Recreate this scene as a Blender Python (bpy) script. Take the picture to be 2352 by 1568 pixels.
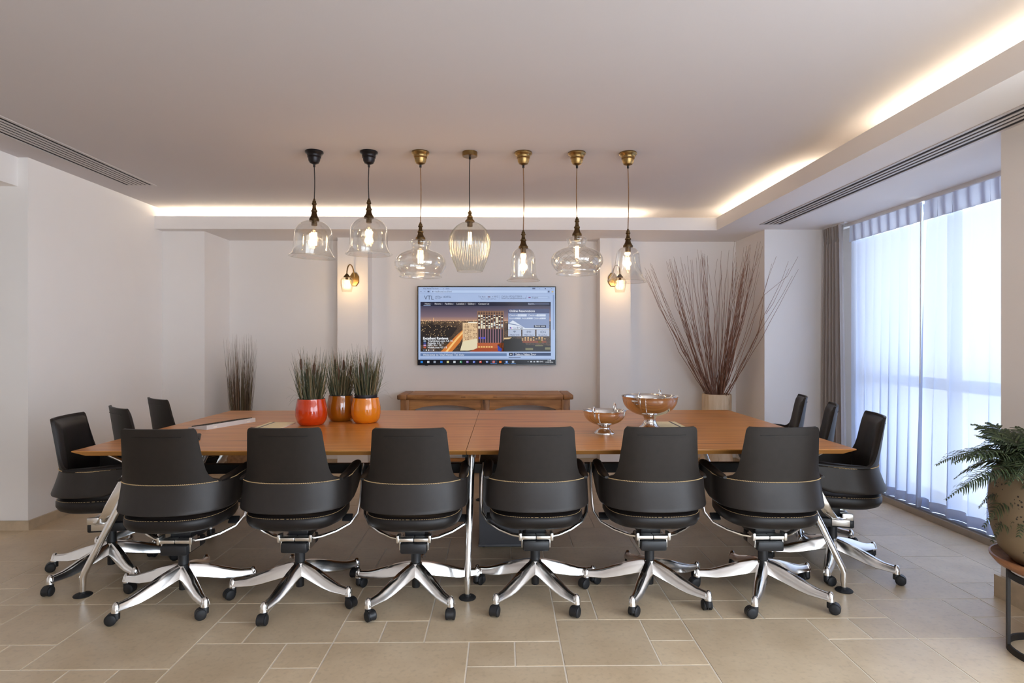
import bpy, bmesh, math, random
import numpy as np
from mathutils import Vector, Matrix
PI = math.pi
for o in list(bpy.data.objects): bpy.data.objects.remove(o)
SC = bpy.context.scene
COL = SC.collection
# ------------------------------------------------------------------ camera
H_CAM = 1.335
cam = bpy.data.cameras.new('camera')
cam.sensor_width = 36.0
cam.lens = 36.0 * 1360.0 / 2352.0
cam.clip_start = 0.05
camo = bpy.data.objects.new('camera', cam); COL.objects.link(camo)
camo.location = (0, 0, H_CAM)
camo.rotation_euler = (PI / 2, 0, -math.radians(0.85))
SC.camera = camo
# ------------------------------------------------------------------ sky, daylight, exposure
SC.view_settings.view_transform = 'Standard'
SC.view_settings.look = 'None'
SC.view_settings.gamma = 1.0
SC.view_settings.use_curve_mapping = False
SC.view_settings.exposure = 0.90
SC.cycles.use_denoising = True
SC.cycles.max_bounces = 12
SC.cycles.diffuse_bounces = 8
SC.cycles.glossy_bounces = 4
SC.cycles.transmission_bounces = 6
SC.cycles.transparent_max_bounces = 24
SC.cycles.sample_clamp_indirect = 6.0
SC.cycles.caustics_reflective = False
SC.cycles.caustics_refractive = False
W = bpy.data.worlds.new('sky'); SC.world = W
W.use_nodes = True
bgn = W.node_tree.nodes['Background']
bgn.inputs['Color'].default_value = (0.82, 0.89, 1.0, 1)
bgn.inputs['Strength'].default_value = 5.0

def portal(name, loc, rot, sx, sy):
    l = bpy.data.lights.new(name, 'AREA'); l.shape = 'RECTANGLE'; l.size = sx; l.size_y = sy
    l.cycles.is_portal = True
    o = bpy.data.objects.new(name, l); COL.objects.link(o)
    o.location = loc; o.rotation_euler = rot
    return o
portal('daylight_portal_side', (3.45, 4.25, 1.25), (0, PI / 2, 0), 2.4, 2.4)
portal('daylight_portal_rear', (1.6, -2.62, 1.35), (PI / 2, 0, 0), 2.9, 2.5)  # sky portal for the added rear window
portal('daylight_portal_side_near', (3.45, -0.2, 1.25), (0, PI / 2, 0), 2.4, 4.4)  # sky portal for the added side window

# ------------------------------------------------------------------ materials
def lin(c):
    c = c / 255.0
    return c / 12.92 if c <= 0.04045 else ((c + 0.055) / 1.055) ** 2.4
def rgb(r, g, b): return (lin(r), lin(g), lin(b), 1.0)
MATS = {}
def newmat(name):
    m = bpy.data.materials.new(name); m.use_nodes = True
    MATS[name] = m
    return m, m.node_tree, m.node_tree.nodes['Principled BSDF']
def pmat(name, col, rough=0.5, metal=0.0, var=0.0, scale=8.0, bump=0.0, bscale=60.0, spec=0.5, coat=0.0, stretch=None, world=False, emit=None, estr=0.0):
    """plain procedural surface: a base colour with a little noise in it, and an optional fine relief"""
    m, nt, b = newmat(name)
    b.inputs['Base Color'].default_value = col
    b.inputs['Roughness'].default_value = rough
    b.inputs['Metallic'].default_value = metal
    b.inputs['Specular IOR Level'].default_value = spec
    b.inputs['Coat Weight'].default_value = coat
    b.inputs['Coat Roughness'].default_value = 0.08
    L = nt.links.new
    tc = nt.nodes.new('ShaderNodeTexCoord')
    src = tc.outputs['Object']
    if world: src = nt.nodes.new('ShaderNodeNewGeometry').outputs['Position']
    mp = nt.nodes.new('ShaderNodeMapping'); L(src, mp.inputs['Vector'])
    if stretch: mp.inputs['Scale'].default_value = stretch
    if var > 0:
        n = nt.nodes.new('ShaderNodeTexNoise'); n.inputs['Scale'].default_value = scale; n.inputs['Detail'].default_value = 5
        L(mp.outputs[0], n.inputs['Vector'])
        r = nt.nodes.new('ShaderNodeValToRGB')
        lo = [max(0, c * (1 - var)) for c in col[:3]] + [1]; hi = [min(1, c * (1 + var)) for c in col[:3]] + [1]
        r.color_ramp.elements[0].color = lo; r.color_ramp.elements[1].color = hi
        r.color_ramp.elements[0].position = 0.3; r.color_ramp.elements[1].position = 0.7
        L(n.outputs['Fac'], r.inputs['Fac']); L(r.outputs['Color'], b.inputs['Base Color'])
    if bump > 0:
        n2 = nt.nodes.new('ShaderNodeTexNoise'); n2.inputs['Scale'].default_value = bscale; n2.inputs['Detail'].default_value = 3
        L(mp.outputs[0], n2.inputs['Vector'])
        bp = nt.nodes.new('ShaderNodeBump'); bp.inputs['Strength'].default_value = bump; bp.inputs['Distance'].default_value = 0.004
        L(n2.outputs['Fac'], bp.inputs['Height']); L(bp.outputs['Normal'], b.inputs['Normal'])
    if emit:
        b.inputs['Emission Color'].default_value = emit; b.inputs['Emission Strength'].default_value = estr
    return m
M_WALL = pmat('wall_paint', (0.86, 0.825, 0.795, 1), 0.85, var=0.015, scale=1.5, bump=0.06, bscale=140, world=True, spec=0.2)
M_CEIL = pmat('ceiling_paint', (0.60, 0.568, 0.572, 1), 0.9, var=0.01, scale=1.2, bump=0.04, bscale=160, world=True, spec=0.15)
M_SOFFIT = pmat('lit_soffit_paint', (0.82, 0.79, 0.775, 1), 0.88, var=0.01, scale=1.2, bump=0.04, bscale=160, world=True, spec=0.15)  # lighter than the ceiling paint: window light on the soffit put into the colour
M_TRIM = pmat('stone_skirting', rgb(196, 176, 148), 0.5, var=0.12, scale=14, bump=0.1, bscale=60, world=True)
M_GROUT = pmat('grout', rgb(232, 222, 206), 0.8, var=0.05, scale=20, world=True)

def tile_material():
    m, nt, b = newmat('limestone_tile')
    L = nt.links.new
    g = nt.nodes.new('ShaderNodeNewGeometry')
    n1 = nt.nodes.new('ShaderNodeTexNoise'); n1.inputs['Scale'].default_value = 3.2; n1.inputs['Detail'].default_value = 8; n1.inputs['Roughness'].default_value = 0.62
    n2 = nt.nodes.new('ShaderNodeTexNoise'); n2.inputs['Scale'].default_value = 45; n2.inputs['Detail'].default_value = 4
    for n in (n1, n2): L(g.outputs['Position'], n.inputs['Vector'])
    r = nt.nodes.new('ShaderNodeValToRGB')
    r.color_ramp.elements[0].position = 0.32; r.color_ramp.elements[0].color = rgb(201, 179, 147)
    r.color_ramp.elements[1].position = 0.70; r.color_ramp.elements[1].color = rgb(220, 200, 169)
    L(n1.outputs['Fac'], r.inputs['Fac'])
    oi = nt.nodes.new('ShaderNodeObjectInfo')
    hs = nt.nodes.new('ShaderNodeHueSaturation')
    mr = nt.nodes.new('ShaderNodeMapRange'); mr.inputs['To Min'].default_value = 0.93; mr.inputs['To Max'].default_value = 1.06
    L(oi.outputs['Random'], mr.inputs['Value']); L(mr.outputs[0], hs.inputs['Value']); L(r.outputs['Color'], hs.inputs['Color'])
    mx = nt.nodes.new('ShaderNodeMix'); mx.data_type = 'RGBA'; mx.blend_type = 'MULTIPLY'; mx.inputs[0].default_value = 0.22
    r2 = nt.nodes.new('ShaderNodeValToRGB'); r2.color_ramp.elements[0].position = 0.30; r2.color_ramp.elements[0].color = (0.45, 0.42, 0.38, 1); r2.color_ramp.elements[1].position = 0.48; r2.color_ramp.elements[1].color = (1, 1, 1, 1)
    L(n2.outputs['Fac'], r2.inputs['Fac'])
    L(hs.outputs['Color'], mx.inputs[6]); L(r2.outputs['Color'], mx.inputs[7]); L(mx.outputs[2], b.inputs['Base Color'])
    b.inputs['Roughness'].default_value = 0.42
    mr2 = nt.nodes.new('ShaderNodeMapRange'); mr2.inputs['To Min'].default_value = 0.24; mr2.inputs['To Max'].default_value = 0.42
    L(n2.outputs['Fac'], mr2.inputs['Value']); L(mr2.outputs[0], b.inputs['Roughness'])
    bp = nt.nodes.new('ShaderNodeBump'); bp.inputs['Strength'].default_value = 0.12; bp.inputs['Distance'].default_value = 0.004
    L(n2.outputs['Fac'], bp.inputs['Height']); L(bp.outputs['Normal'], b.inputs['Normal'])
    return m
M_TILE = tile_material()

def wood_material(name, c0, c1, c2, scale=(0.7, 9, 9), rough=0.3, coat=0.3, streak=0.5, world=True, bump=0.03):
    """grain runs along X of the chosen coordinates; a few dark streaks"""
    m, nt, b = newmat(name)
    L = nt.links.new
    src = nt.nodes.new('ShaderNodeNewGeometry').outputs['Position'] if world else nt.nodes.new('ShaderNodeTexCoord').outputs['Object']
    mp = nt.nodes.new('ShaderNodeMapping'); mp.inputs['Scale'].default_value = scale; L(src, mp.inputs['Vector'])
    n1 = nt.nodes.new('ShaderNodeTexNoise'); n1.inputs['Scale'].default_value = 2.2; n1.inputs['Detail'].default_value = 9; n1.inputs['Roughness'].default_value = 0.6; n1.inputs['Distortion'].default_value = 0.3
    L(mp.outputs[0], n1.inputs['Vector'])
    r = nt.nodes.new('ShaderNodeValToRGB')
    r.color_ramp.elements[0].position = 0.3; r.color_ramp.elements[0].color = c0
    r.color_ramp.elements[1].position = 0.68; r.color_ramp.elements[1].color = c1
    L(n1.outputs['Fac'], r.inputs['Fac'])
    n2 = nt.nodes.new('ShaderNodeTexNoise'); n2.inputs['Scale'].default_value = 1.1; n2.inputs['Detail'].default_value = 4
    mp2 = nt.nodes.new('ShaderNodeMapping'); mp2.inputs['Scale'].default_value = (scale[0] * 1.3, scale[1] * 2.0, scale[2] * 2.0); mp2.inputs['Location'].default_value = (3.1, 1.7, 0.4); L(src, mp2.inputs['Vector'])
    L(mp2.outputs[0], n2.inputs['Vector'])
    r2 = nt.nodes.new('ShaderNodeValToRGB'); r2.color_ramp.elements[0].position = 0.60; r2.color_ramp.elements[0].color = (0, 0, 0, 1); r2.color_ramp.elements[1].position = 0.70; r2.color_ramp.elements[1].color = (streak, streak, streak, 1)
    L(n2.outputs['Fac'], r2.inputs['Fac'])
    mx = nt.nodes.new('ShaderNodeMix'); mx.data_type = 'RGBA'
    L(r2.outputs['Color'], mx.inputs[0]); L(r.outputs['Color'], mx.inputs[6]); mx.inputs[7].default_value = c2
    L(mx.outputs[2], b.inputs['Base Color'])
    b.inputs['Roughness'].default_value = rough; b.inputs['Coat Weight'].default_value = coat; b.inputs['Coat Roughness'].default_value = 0.12
    bp = nt.nodes.new('ShaderNodeBump'); bp.inputs['Strength'].default_value = bump; bp.inputs['Distance'].default_value = 0.003
    L(n1.outputs['Fac'], bp.inputs['Height']); L(bp.outputs['Normal'], b.inputs['Normal'])
    return m
M_TABLE = wood_material('table_veneer', rgb(186, 114, 48), rgb(219, 151, 74), rgb(96, 54, 26), rough=0.34, coat=0.08, streak=0.65)
M_EDGE = wood_material('table_edge', rgb(160, 106, 50), rgb(190, 132, 68), rgb(116, 74, 36), rough=0.45, coat=0.0, streak=0.3)
M_CONSOLE = wood_material('rustic_oak', rgb(136, 86, 42), rgb(200, 140, 80), rgb(60, 34, 18), scale=(1.4, 10, 10), rough=0.55, coat=0.1, streak=0.9, bump=0.2)
M_CONSOLE_V = wood_material('rustic_oak_upright', rgb(126, 80, 40), rgb(178, 122, 68), rgb(72, 42, 20), scale=(10, 10, 1.4), rough=0.55, coat=0.1, streak=0.8, bump=0.2)
M_DISH = wood_material('turned_wood', rgb(120, 74, 44), rgb(168, 116, 78), rgb(78, 44, 24), scale=(6, 6, 20), rough=0.5, coat=0.1, world=False)
M_LOG = wood_material('pale_log', rgb(196, 164, 124), rgb(228, 206, 176), rgb(122, 92, 66), scale=(9, 9, 1.1), rough=0.7, coat=0.0, streak=0.8, world=False, bump=0.25)
M_LEATHER = pmat('black_leather', rgb(33, 27, 23), 0.5, var=0.12, scale=30, bump=0.05, bscale=260, spec=0.32)
M_LEATHER2 = pmat('grey_black_hide', rgb(42, 37, 34), 0.46, var=0.08, scale=30, bump=0.05, bscale=260, spec=0.36)
M_CUSHION = pmat('cushion_leather', rgb(26, 22, 21), 0.44, var=0.12, scale=24, bump=0.06, bscale=200, spec=0.36)
M_THREAD = pmat('tan_thread', rgb(216, 184, 136), 0.7, var=0.1, scale=80)
M_CHROME = pmat('polished_aluminium', (0.90, 0.89, 0.87, 1), 0.17, 1.0, var=0.03, scale=20)
M_SATIN = pmat('satin_aluminium', (0.80, 0.78, 0.74, 1), 0.28, 1.0, var=0.03, scale=20)
M_BLACK = pmat('black_plastic', rgb(30, 30, 32), 0.42, var=0.08, scale=40)
M_RUBBER = pmat('black_rubber', rgb(24, 24, 26), 0.6, var=0.1, scale=50)
M_STEEL_BLACK = pmat('black_powder_coat', rgb(26, 22, 20), 0.5, var=0.08, scale=40)
M_GREYBOX = pmat('grey_powder_coat', rgb(98, 98, 102), 0.45, 0.2, var=0.03, scale=90, bump=0.05, bscale=400)
M_BRASS = pmat('aged_brass', rgb(150, 122, 78), 0.32, 1.0, var=0.25, scale=14)
M_BRASS_DK = pmat('dark_bronze', rgb(92, 74, 50), 0.38, 1.0, var=0.3, scale=14)
M_DKCANOPY = pmat('blackened_metal', rgb(34, 30, 32), 0.34, 0.6, var=0.2, scale=14)
M_CORD_B = pmat('black_flex', rgb(28, 22, 22), 0.7, var=0.1, scale=90)
M_CORD_T = pmat('brown_flex', rgb(122, 86, 52), 0.7, var=0.15, scale=90)
M_SILVER = pmat('polished_silver', (0.80, 0.78, 0.76, 1), 0.05, 1.0, var=0.02, scale=12)
M_WHITEP = pmat('white_plastic', rgb(226, 224, 222), 0.4, var=0.02, scale=20)
M_PAPER = pmat('cream_card', rgb(246, 232, 190), 0.7, var=0.02, scale=30)
M_PAPER_E = pmat('white_card', rgb(246, 243, 234), 0.7, var=0.02, scale=30)
M_KEYS = pmat('dark_keys', rgb(66, 60, 52), 0.5, var=0.15, scale=60)
M_VENTW = pmat('vent_white', rgb(196, 190, 188), 0.5, var=0.01, scale=20)
M_VENTD = pmat('vent_dark', rgb(34, 28, 30), 0.9, var=0.1, scale=20)
M_FRAME = pmat('window_aluminium', rgb(150, 156, 166), 0.45, 0.3, var=0.02, scale=20)
M_SILL = pmat('sill_stone', rgb(176, 164, 150), 0.5, var=0.1, scale=10, world=True)
M_TRACK = pmat('track_white', rgb(220, 220, 222), 0.4, var=0.01, scale=20)
M_RED = pmat('red_glaze', rgb(206, 62, 10), 0.09, var=0.05, scale=3, coat=0.6)
M_ORANGE = pmat('orange_glaze', rgb(232, 136, 20), 0.09, var=0.05, scale=3, coat=0.6)
M_INNER = pmat('nursery_pot', rgb(32, 28, 34), 0.5, var=0.1, scale=30)
M_SOIL = pmat('soil', rgb(46, 34, 26), 0.95, var=0.4, scale=60, bump=0.5, bscale=80)
M_CATTAIL = pmat('cattail_brown', rgb(98, 62, 48), 0.85, var=0.15, scale=60, bump=0.3, bscale=300)
M_STEM = pmat('dry_stem', rgb(138, 98, 74), 0.7, var=0.2, scale=40)
M_TWIG = pmat('twig_bark', rgb(132, 93, 74), 0.7, var=0.25, scale=30, bump=0.2, bscale=120)
M_VASE = pmat('brown_clay', rgb(140, 104, 72), 0.7, var=0.25, scale=30, bump=0.4, bscale=50)
M_TVBEZEL = pmat('tv_black', rgb(16, 15, 18), 0.25, var=0.05, scale=20)

def blades_material(name, c0, c1, c2):
    m, nt, b = newmat(name); L = nt.links.new
    g = nt.nodes.new('ShaderNodeNewGeometry')
    r = nt.nodes.new('ShaderNodeValToRGB')
    r.color_ramp.elements[0].position = 0.0; r.color_ramp.elements[0].color = c0
    r.color_ramp.elements[1].position = 1.0; r.color_ramp.elements[1].color = c2
    e = r.color_ramp.elements.new(0.55); e.color = c1
    L(g.outputs['Random Per Island'], r.inputs['Fac']); L(r.outputs['Color'], b.inputs['Base Color'])
    b.inputs['Roughness'].default_value = 0.6
    return m
M_GRASS = blades_material('pot_grass', rgb(50, 58, 40), rgb(84, 90, 62), rgb(144, 122, 86))
M_REED = blades_material('dry_reed', rgb(70, 66, 46), rgb(112, 82, 62), rgb(120, 112, 78))
M_FERN = blades_material('fern_green', rgb(36, 46, 28), rgb(54, 66, 38), rgb(80, 92, 54))

def glass_material(name, tint=(0.97, 0.97, 0.96, 1), gloss=0.06, edge=0.55, rough=0.02):
    """clear thin-walled glass: straight-through transmission with a Fresnel reflection"""
    m = bpy.data.materials.new(name); m.use_nodes = True; MATS[name] = m
    nt = m.node_tree; L = nt.links.new
    for n in list(nt.nodes): nt.nodes.remove(n)
    out = nt.nodes.new('ShaderNodeOutputMaterial')
    t = nt.nodes.new('ShaderNodeBsdfTransparent'); t.inputs['Color'].default_value = tint
    g = nt.nodes.new('ShaderNodeBsdfGlossy'); g.inputs['Roughness'].default_value = rough; g.inputs['Color'].default_value = (1, 1, 1, 1)
    lw = nt.nodes.new('ShaderNodeLayerWeight'); lw.inputs['Blend'].default_value = 0.25
    mr = nt.nodes.new('ShaderNodeMapRange'); mr.inputs['To Min'].default_value = gloss; mr.inputs['To Max'].default_value = edge
    pw = nt.nodes.new('ShaderNodeMath'); pw.operation = 'POWER'; pw.inputs[1].default_value = 2.2
    L(lw.outputs['Facing'], pw.inputs[0]); L(pw.outputs[0], mr.inputs['Value'])
    n = nt.nodes.new('ShaderNodeTexNoise'); n.inputs['Scale'].default_value = 9
    bp = nt.nodes.new('ShaderNodeBump'); bp.inputs['Strength'].default_value = 0.05; bp.inputs['Distance'].default_value = 0.01
    L(n.outputs['Fac'], bp.inputs['Height']); L(bp.outputs['Normal'], g.inputs['Normal'])
    mx = nt.nodes.new('ShaderNodeMixShader')
    L(mr.outputs[0], mx.inputs[0]); L(t.outputs[0], mx.inputs[1]); L(g.outputs[0], mx.inputs[2]); L(mx.outputs[0], out.inputs[0])
    return m
M_GLASS = glass_material('clear_glass', gloss=0.07, edge=0.75)
M_GLASS_RIB = glass_material('ribbed_glass', tint=(0.95, 0.95, 0.93, 1), gloss=0.035, edge=0.55)
M_BULB = glass_material('bulb_glass', tint=(1.0, 0.97, 0.92, 1), gloss=0.03, edge=0.3)
M_PANE = glass_material('window_glass', tint=(0.95, 0.97, 0.98, 1), gloss=0.03, edge=0.3)
M_AMBER = glass_material('amber_glass', tint=(0.80, 0.46, 0.10, 1), gloss=0.10, edge=0.55)
def cloudy_amber():
    m = M_AMBER; nt = m.node_tree; L = nt.links.new
    out = [n for n in nt.nodes if n.type == 'OUTPUT_MATERIAL'][0]; old = out.inputs[0].links[0].from_socket
    p = nt.nodes.new('ShaderNodeBsdfPrincipled'); p.inputs['Base Color'].default_value = rgb(196, 116, 22); p.inputs['Roughness'].default_value = 0.08; p.inputs['Coat Weight'].default_value = 0.5
    x = nt.nodes.new('ShaderNodeMixShader'); x.inputs[0].default_value = 0.55
    L(old, x.inputs[1]); L(p.outputs[0], x.inputs[2]); L(x.outputs[0], out.inputs[0])
cloudy_amber()

def sheer_material(name, transp, transl, white):
    m = bpy.data.materials.new(name); m.use_nodes = True; MATS[name] = m
    nt = m.node_tree; L = nt.links.new
    for n in list(nt.nodes): nt.nodes.remove(n)
    out = nt.nodes.new('ShaderNodeOutputMaterial')
    t = nt.nodes.new('ShaderNodeBsdfTransparent'); t.inputs['Color'].default_value = (1, 1, 1, 1)
    d = nt.nodes.new('ShaderNodeBsdfDiffuse'); d.inputs['Color'].default_value = white
    tl = nt.nodes.new('ShaderNodeBsdfTranslucent'); tl.inputs['Color'].default_value = white
    wv = nt.nodes.new('ShaderNodeTexNoise'); wv.inputs['Scale'].default_value = 500
    tc = nt.nodes.new('ShaderNodeTexCoord'); L(tc.outputs['Object'], wv.inputs['Vector'])
    bp = nt.nodes.new('ShaderNodeBump'); bp.inputs['Strength'].default_value = 0.04; L(wv.outputs['Fac'], bp.inputs['Height']); L(bp.outputs['Normal'], d.inputs['Normal'])
    m1 = nt.nodes.new('ShaderNodeMixShader'); m1.inputs[0].default_value = transl; L(d.outputs[0], m1.inputs[1]); L(tl.outputs[0], m1.inputs[2])
    m2 = nt.nodes.new('ShaderNodeMixShader'); m2.inputs[0].default_value = transp; L(m1.outputs[0], m2.inputs[1]); L(t.outputs[0], m2.inputs[2])
    L(m2.outputs[0], out.inputs[0])
    return m
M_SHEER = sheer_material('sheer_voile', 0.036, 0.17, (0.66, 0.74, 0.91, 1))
M_SHEER_H = sheer_material('sheer_heading', 0.018, 0.15, (0.60, 0.65, 0.78, 1))
M_DRAPE = sheer_material('grey_drape', 0.0, 0.12, (0.48, 0.435, 0.405, 1))
def emit_mat(name, col, s, rough=0.2):
    m, nt, b = newmat(name)
    b.inputs['Base Color'].default_value = (0.01, 0.01, 0.01, 1); b.inputs['Roughness'].default_value = rough
    b.inputs['Emission Color'].default_value = col; b.inputs['Emission Strength'].default_value = s
    return m
M_FILAMENT = emit_mat('filament_glow', (1.0, 0.74, 0.42, 1), 10.0)
M_LED = emit_mat('led_strip_glow', (1.0, 0.86, 0.62, 1), 1.5)

# ------------------------------------------------------------------ mesh helpers
def obj(name, verts, faces, mat, parent=None, smooth=None, loc=None, rot=None):
    me = bpy.data.meshes.new(name)
    me.from_pydata([tuple(map(float, v)) for v in verts], [], [tuple(int(i) for i in f) for f in faces])
    me.validate(); me.update()
    if mat is not None: me.materials.append(mat)
    if smooth is not None:
        for p in me.polygons: p.use_smooth = True
        me.set_sharp_from_angle(angle=math.radians(smooth))
    o = bpy.data.objects.new(name, me); COL.objects.link(o)
    if parent is not None: o.parent = parent
    if loc is not None: o.location = loc
    if rot is not None: o.rotation_euler = rot
    return o
class MB:
    """collects shapes into one mesh"""
    def __init__(s): s.v = []; s.f = []
    def add(s, vf):
        v, f = vf; n = len(s.v)
        s.v += [tuple(p) for p in v]; s.f += [tuple(i + n for i in q) for q in f]
        return s
    def build(s, name, mat, parent=None, smooth=40, **k): return obj(name, s.v, s.f, mat, parent, smooth, **k)
def box(x0, x1, y0, y1, z0, z1):
    v = [(x, y, z) for z in (z0, z1) for y in (y0, y1) for x in (x0, x1)]
    return v, [(0, 2, 3, 1), (4, 5, 7, 6), (0, 1, 5, 4), (2, 6, 7, 3), (0, 4, 6, 2), (1, 3, 7, 5)]
def cbox(x0, x1, y0, y1, z0, z1, c=0.006):
    """box with chamfered edges"""
    bm = bmesh.new()
    bmesh.ops.create_cube(bm, size=1.0)
    for v in bm.verts:
        v.co = Vector(((x0 + x1) / 2 + v.co.x * (x1 - x0), (y0 + y1) / 2 + v.co.y * (y1 - y0), (z0 + z1) / 2 + v.co.z * (z1 - z0)))
    bmesh.ops.bevel(bm, geom=list(bm.edges), offset=c, segments=2, affect='EDGES', profile=0.5)
    bm.verts.index_update()
    r = [tuple(v.co) for v in bm.verts], [tuple(v.index for v in f.verts) for f in bm.faces]
    bm.free(); return r
def xform(vf, M):
    return [tuple(M @ Vector(p)) for p in vf[0]], vf[1]
def lathe(prof, n=32, cx=0, cy=0, ribs=None, closed=False):
    """prof: [(r, z)]; ribs: f(angle, r, z) -> r"""
    v = []; f = []
    for r, z in prof:
        for k in range(n):
            a = 2 * PI * k / n
            rr = ribs(a, r, z) if ribs else r
            v.append((cx + rr * math.cos(a), cy + rr * math.sin(a), z))
    m = len(prof)
    for i in range(m - 1 + (1 if closed else 0)):
        i2 = (i + 1) % m
        for k in range(n):
            k2 = (k + 1) % n
            f.append((i * n + k, i * n + k2, i2 * n + k2, i2 * n + k))
    if not closed:
        if prof[0][0] > 1e-6: f.append(tuple(range(n - 1, -1, -1)))
        if prof[-1][0] > 1e-6: f.append(tuple((m - 1) * n + k for k in range(n)))
    return v, f
def shell_lathe(prof, t, n=40, **k):
    """open thin-walled vessel: the outer profile and the same profile moved in by t"""
    p = np.array(prof, float)
    d = np.gradient(p, axis=0); d /= (np.linalg.norm(d, axis=1)[:, None] + 1e-9)
    nrm = np.stack([-d[:, 1], d[:, 0]], 1)
    if np.mean(nrm[:, 0]) > 0: nrm = -nrm
    q = p + nrm * t
    q[:, 0] = np.maximum(q[:, 0], 0.0005)
    return lathe([tuple(x) for x in p] + [tuple(x) for x in q[::-1]], n, closed=True, **k)
def frames(P):
    P = [Vector(p) for p in P]; T = []
    for i in range(len(P)):
        a = P[max(0, i - 1)]; b = P[min(len(P) - 1, i + 1)]
        T.append((b - a).normalized())
    up = Vector((0, 0, 1)) if abs(T[0].z) < 0.9 else Vector((0, 1, 0))
    N = [(up - T[0] * up.dot(T[0])).normalized()]
    for i in range(1, len(P)):
        nn = N[-1] - T[i] * N[-1].dot(T[i])
        N.append(nn.normalized() if nn.length > 1e-6 else N[-1])
    return P, T, N
def tube(path, rad, n=8, flat=1.0, cap=True):
    P, T, N = frames(path); v = []; f = []
    if not hasattr(rad, '__len__'): rad = [rad] * len(P)
    for p, t, nn, r in zip(P, T, N, rad):
        b = t.cross(nn)
        for k in range(n):
            a = 2 * PI * k / n
            v.append(tuple(p + nn * (r * math.cos(a) * flat) + b * (r * math.sin(a))))
    for i in range(len(P) - 1):
        for k in range(n):
            k2 = (k + 1) % n
            f.append((i * n + k, i * n + k2, (i + 1) * n + k2, (i + 1) * n + k))
    if cap:
        f.append(tuple(range(n - 1, -1, -1))); f.append(tuple((len(P) - 1) * n + k for k in range(n)))
    return v, f
def loft(rings, cap=True):
    n = len(rings[0]); v = [p for r in rings for p in r]; f = []
    for i in range(len(rings) - 1):
        for k in range(n):
            k2 = (k + 1) % n
            f.append((i * n + k, i * n + k2, (i + 1) * n + k2, (i + 1) * n + k))
    if cap:
        f.append(tuple(range(n - 1, -1, -1))); f.append(tuple((len(rings) - 1) * n + k for k in range(n)))
    return v, f
def thick_grid(P, t):
    """P: (m, n, 3) surface; gives it the thickness t along its normal"""
    P = np.array(P, float); m, n, _ = P.shape
    du = np.gradient(P, axis=0); dv = np.gradient(P, axis=1)
    N = np.cross(du, dv); N /= (np.linalg.norm(N, axis=2)[..., None] + 1e-9)
    tt = t if np.ndim(t) == 0 else np.array(t)[..., None]
    Q = P + N * tt
    v = [tuple(x) for x in P.reshape(-1, 3)] + [tuple(x) for x in Q.reshape(-1, 3)]
    f = []; o = m * n
    for i in range(m - 1):
        for j in range(n - 1):
            a, b, c, d = i * n + j, i * n + j + 1, (i + 1) * n + j + 1, (i + 1) * n + j
            f.append((a, d, c, b)); f.append((o + a, o + b, o + c, o + d))
    for i in range(m - 1):
        a, d = i * n, (i + 1) * n; f.append((a, o + a, o + d, d))
        a, d = i * n + n - 1, (i + 1) * n + n - 1; f.append((a, d, o + d, o + a))
    for j in range(n - 1):
        f.append((j, j + 1, o + j + 1, o + j))
        a = (m - 1) * n + j; f.append((a, o + a, o + a + 1, a + 1))
    return v, f
def thing(name, label, cat, loc=(0, 0, 0), rz=0.0, group=None):
    o = bpy.data.objects.new(name, None); COL.objects.link(o)
    o.empty_display_size = 0.1
    o.location = loc; o.rotation_euler = (0, 0, rz)
    return tag(o, label, cat, group)
def tag(o, label, cat, group=None):
    o['label'] = label; o['category'] = cat
    if group: o['group'] = group
    return o
def struct(o, label=None):
    o['kind'] = 'structure'
    if label: o['label'] = label
    return o
def copy_tree(o, parent=None):
    c = o.copy(); COL.objects.link(c)
    if parent is not None: c.parent = parent
    for ch in list(o.children): copy_tree(ch, c)
    return c
def interp(x, xs, ys): return float(np.interp(x, xs, ys))
# ------------------------------------------------------------------ the room
ZC, ZS, ZT = 2.64, 2.425, 2.548          # main ceiling, soffit underside, top of the cove lip
XL, YW, YL, XLIP = -3.37, 6.44, 5.775, 2.093
def sbox(name, *b, mat=None, label=None):
    return struct(obj(name, *box(*b), mat or M_WALL), label)
floor = sbox('floor', -6.2, 3.5, -2.6, 6.7, -0.12, -0.0016, mat=M_GROUT, label='pale limestone floor laid in three sizes of tile')
wl = sbox('wall_left', -6.2, XL, 4.25, 6.7, 0, 2.9, label='plain off-white wall left of the table')
wb = sbox('wall_back', XL, 3.75, YW, 6.7, 0, 2.9, label='off-white back wall with shallow pilasters')
for b in ((XL, -2.956, 5.906, YW), (-1.739, -1.42, 6.236, YW), (1.021, 1.344, 6.236, YW), (2.544, 3.75, 5.728, YW), (3.3, 3.75, 5.43, 5.728)):
    obj('pilaster', *box(b[0], b[1], b[2], b[3], 0, 2.5), M_WALL, wb)
sbox('wall_right', 2.6, 3.75, 2.02, 3.055, 0, 2.5, label='off-white wall beside the potted fern')
sbox('wall_far', -6.3, -6.1, -2.6, 4.25, 0, 2.9)
# rear wall behind the camera; its wide window is added to brighten the room
for n, b in enumerate(((-6.2, 0.2, 0, 2.9), (3.1, 3.75, 0, 2.9), (0.2, 3.1, 0, 0.1), (0.2, 3.1, 2.4, 2.9))):
    sbox('wall_rear' if n == 0 else 'wall_rear.%03d' % n, b[0], b[1], -2.6, -2.45, b[2], b[3])
w2 = struct(obj('window_added_rear', *box(0.2, 3.1, -2.54, -2.53, 0.1, 2.4), M_PANE), 'wide window added behind the camera to brighten the room')
for x in (0.2, 1.15, 2.1, 3.05):
    obj('mullion', *box(x, x + 0.05, -2.56, -2.50, 0.1, 2.4), M_FRAME, w2)
for z in (0.1, 0.9, 2.35):
    obj('transom', *box(0.2, 3.1, -2.56, -2.50, z, z + 0.05), M_FRAME, w2)
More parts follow.
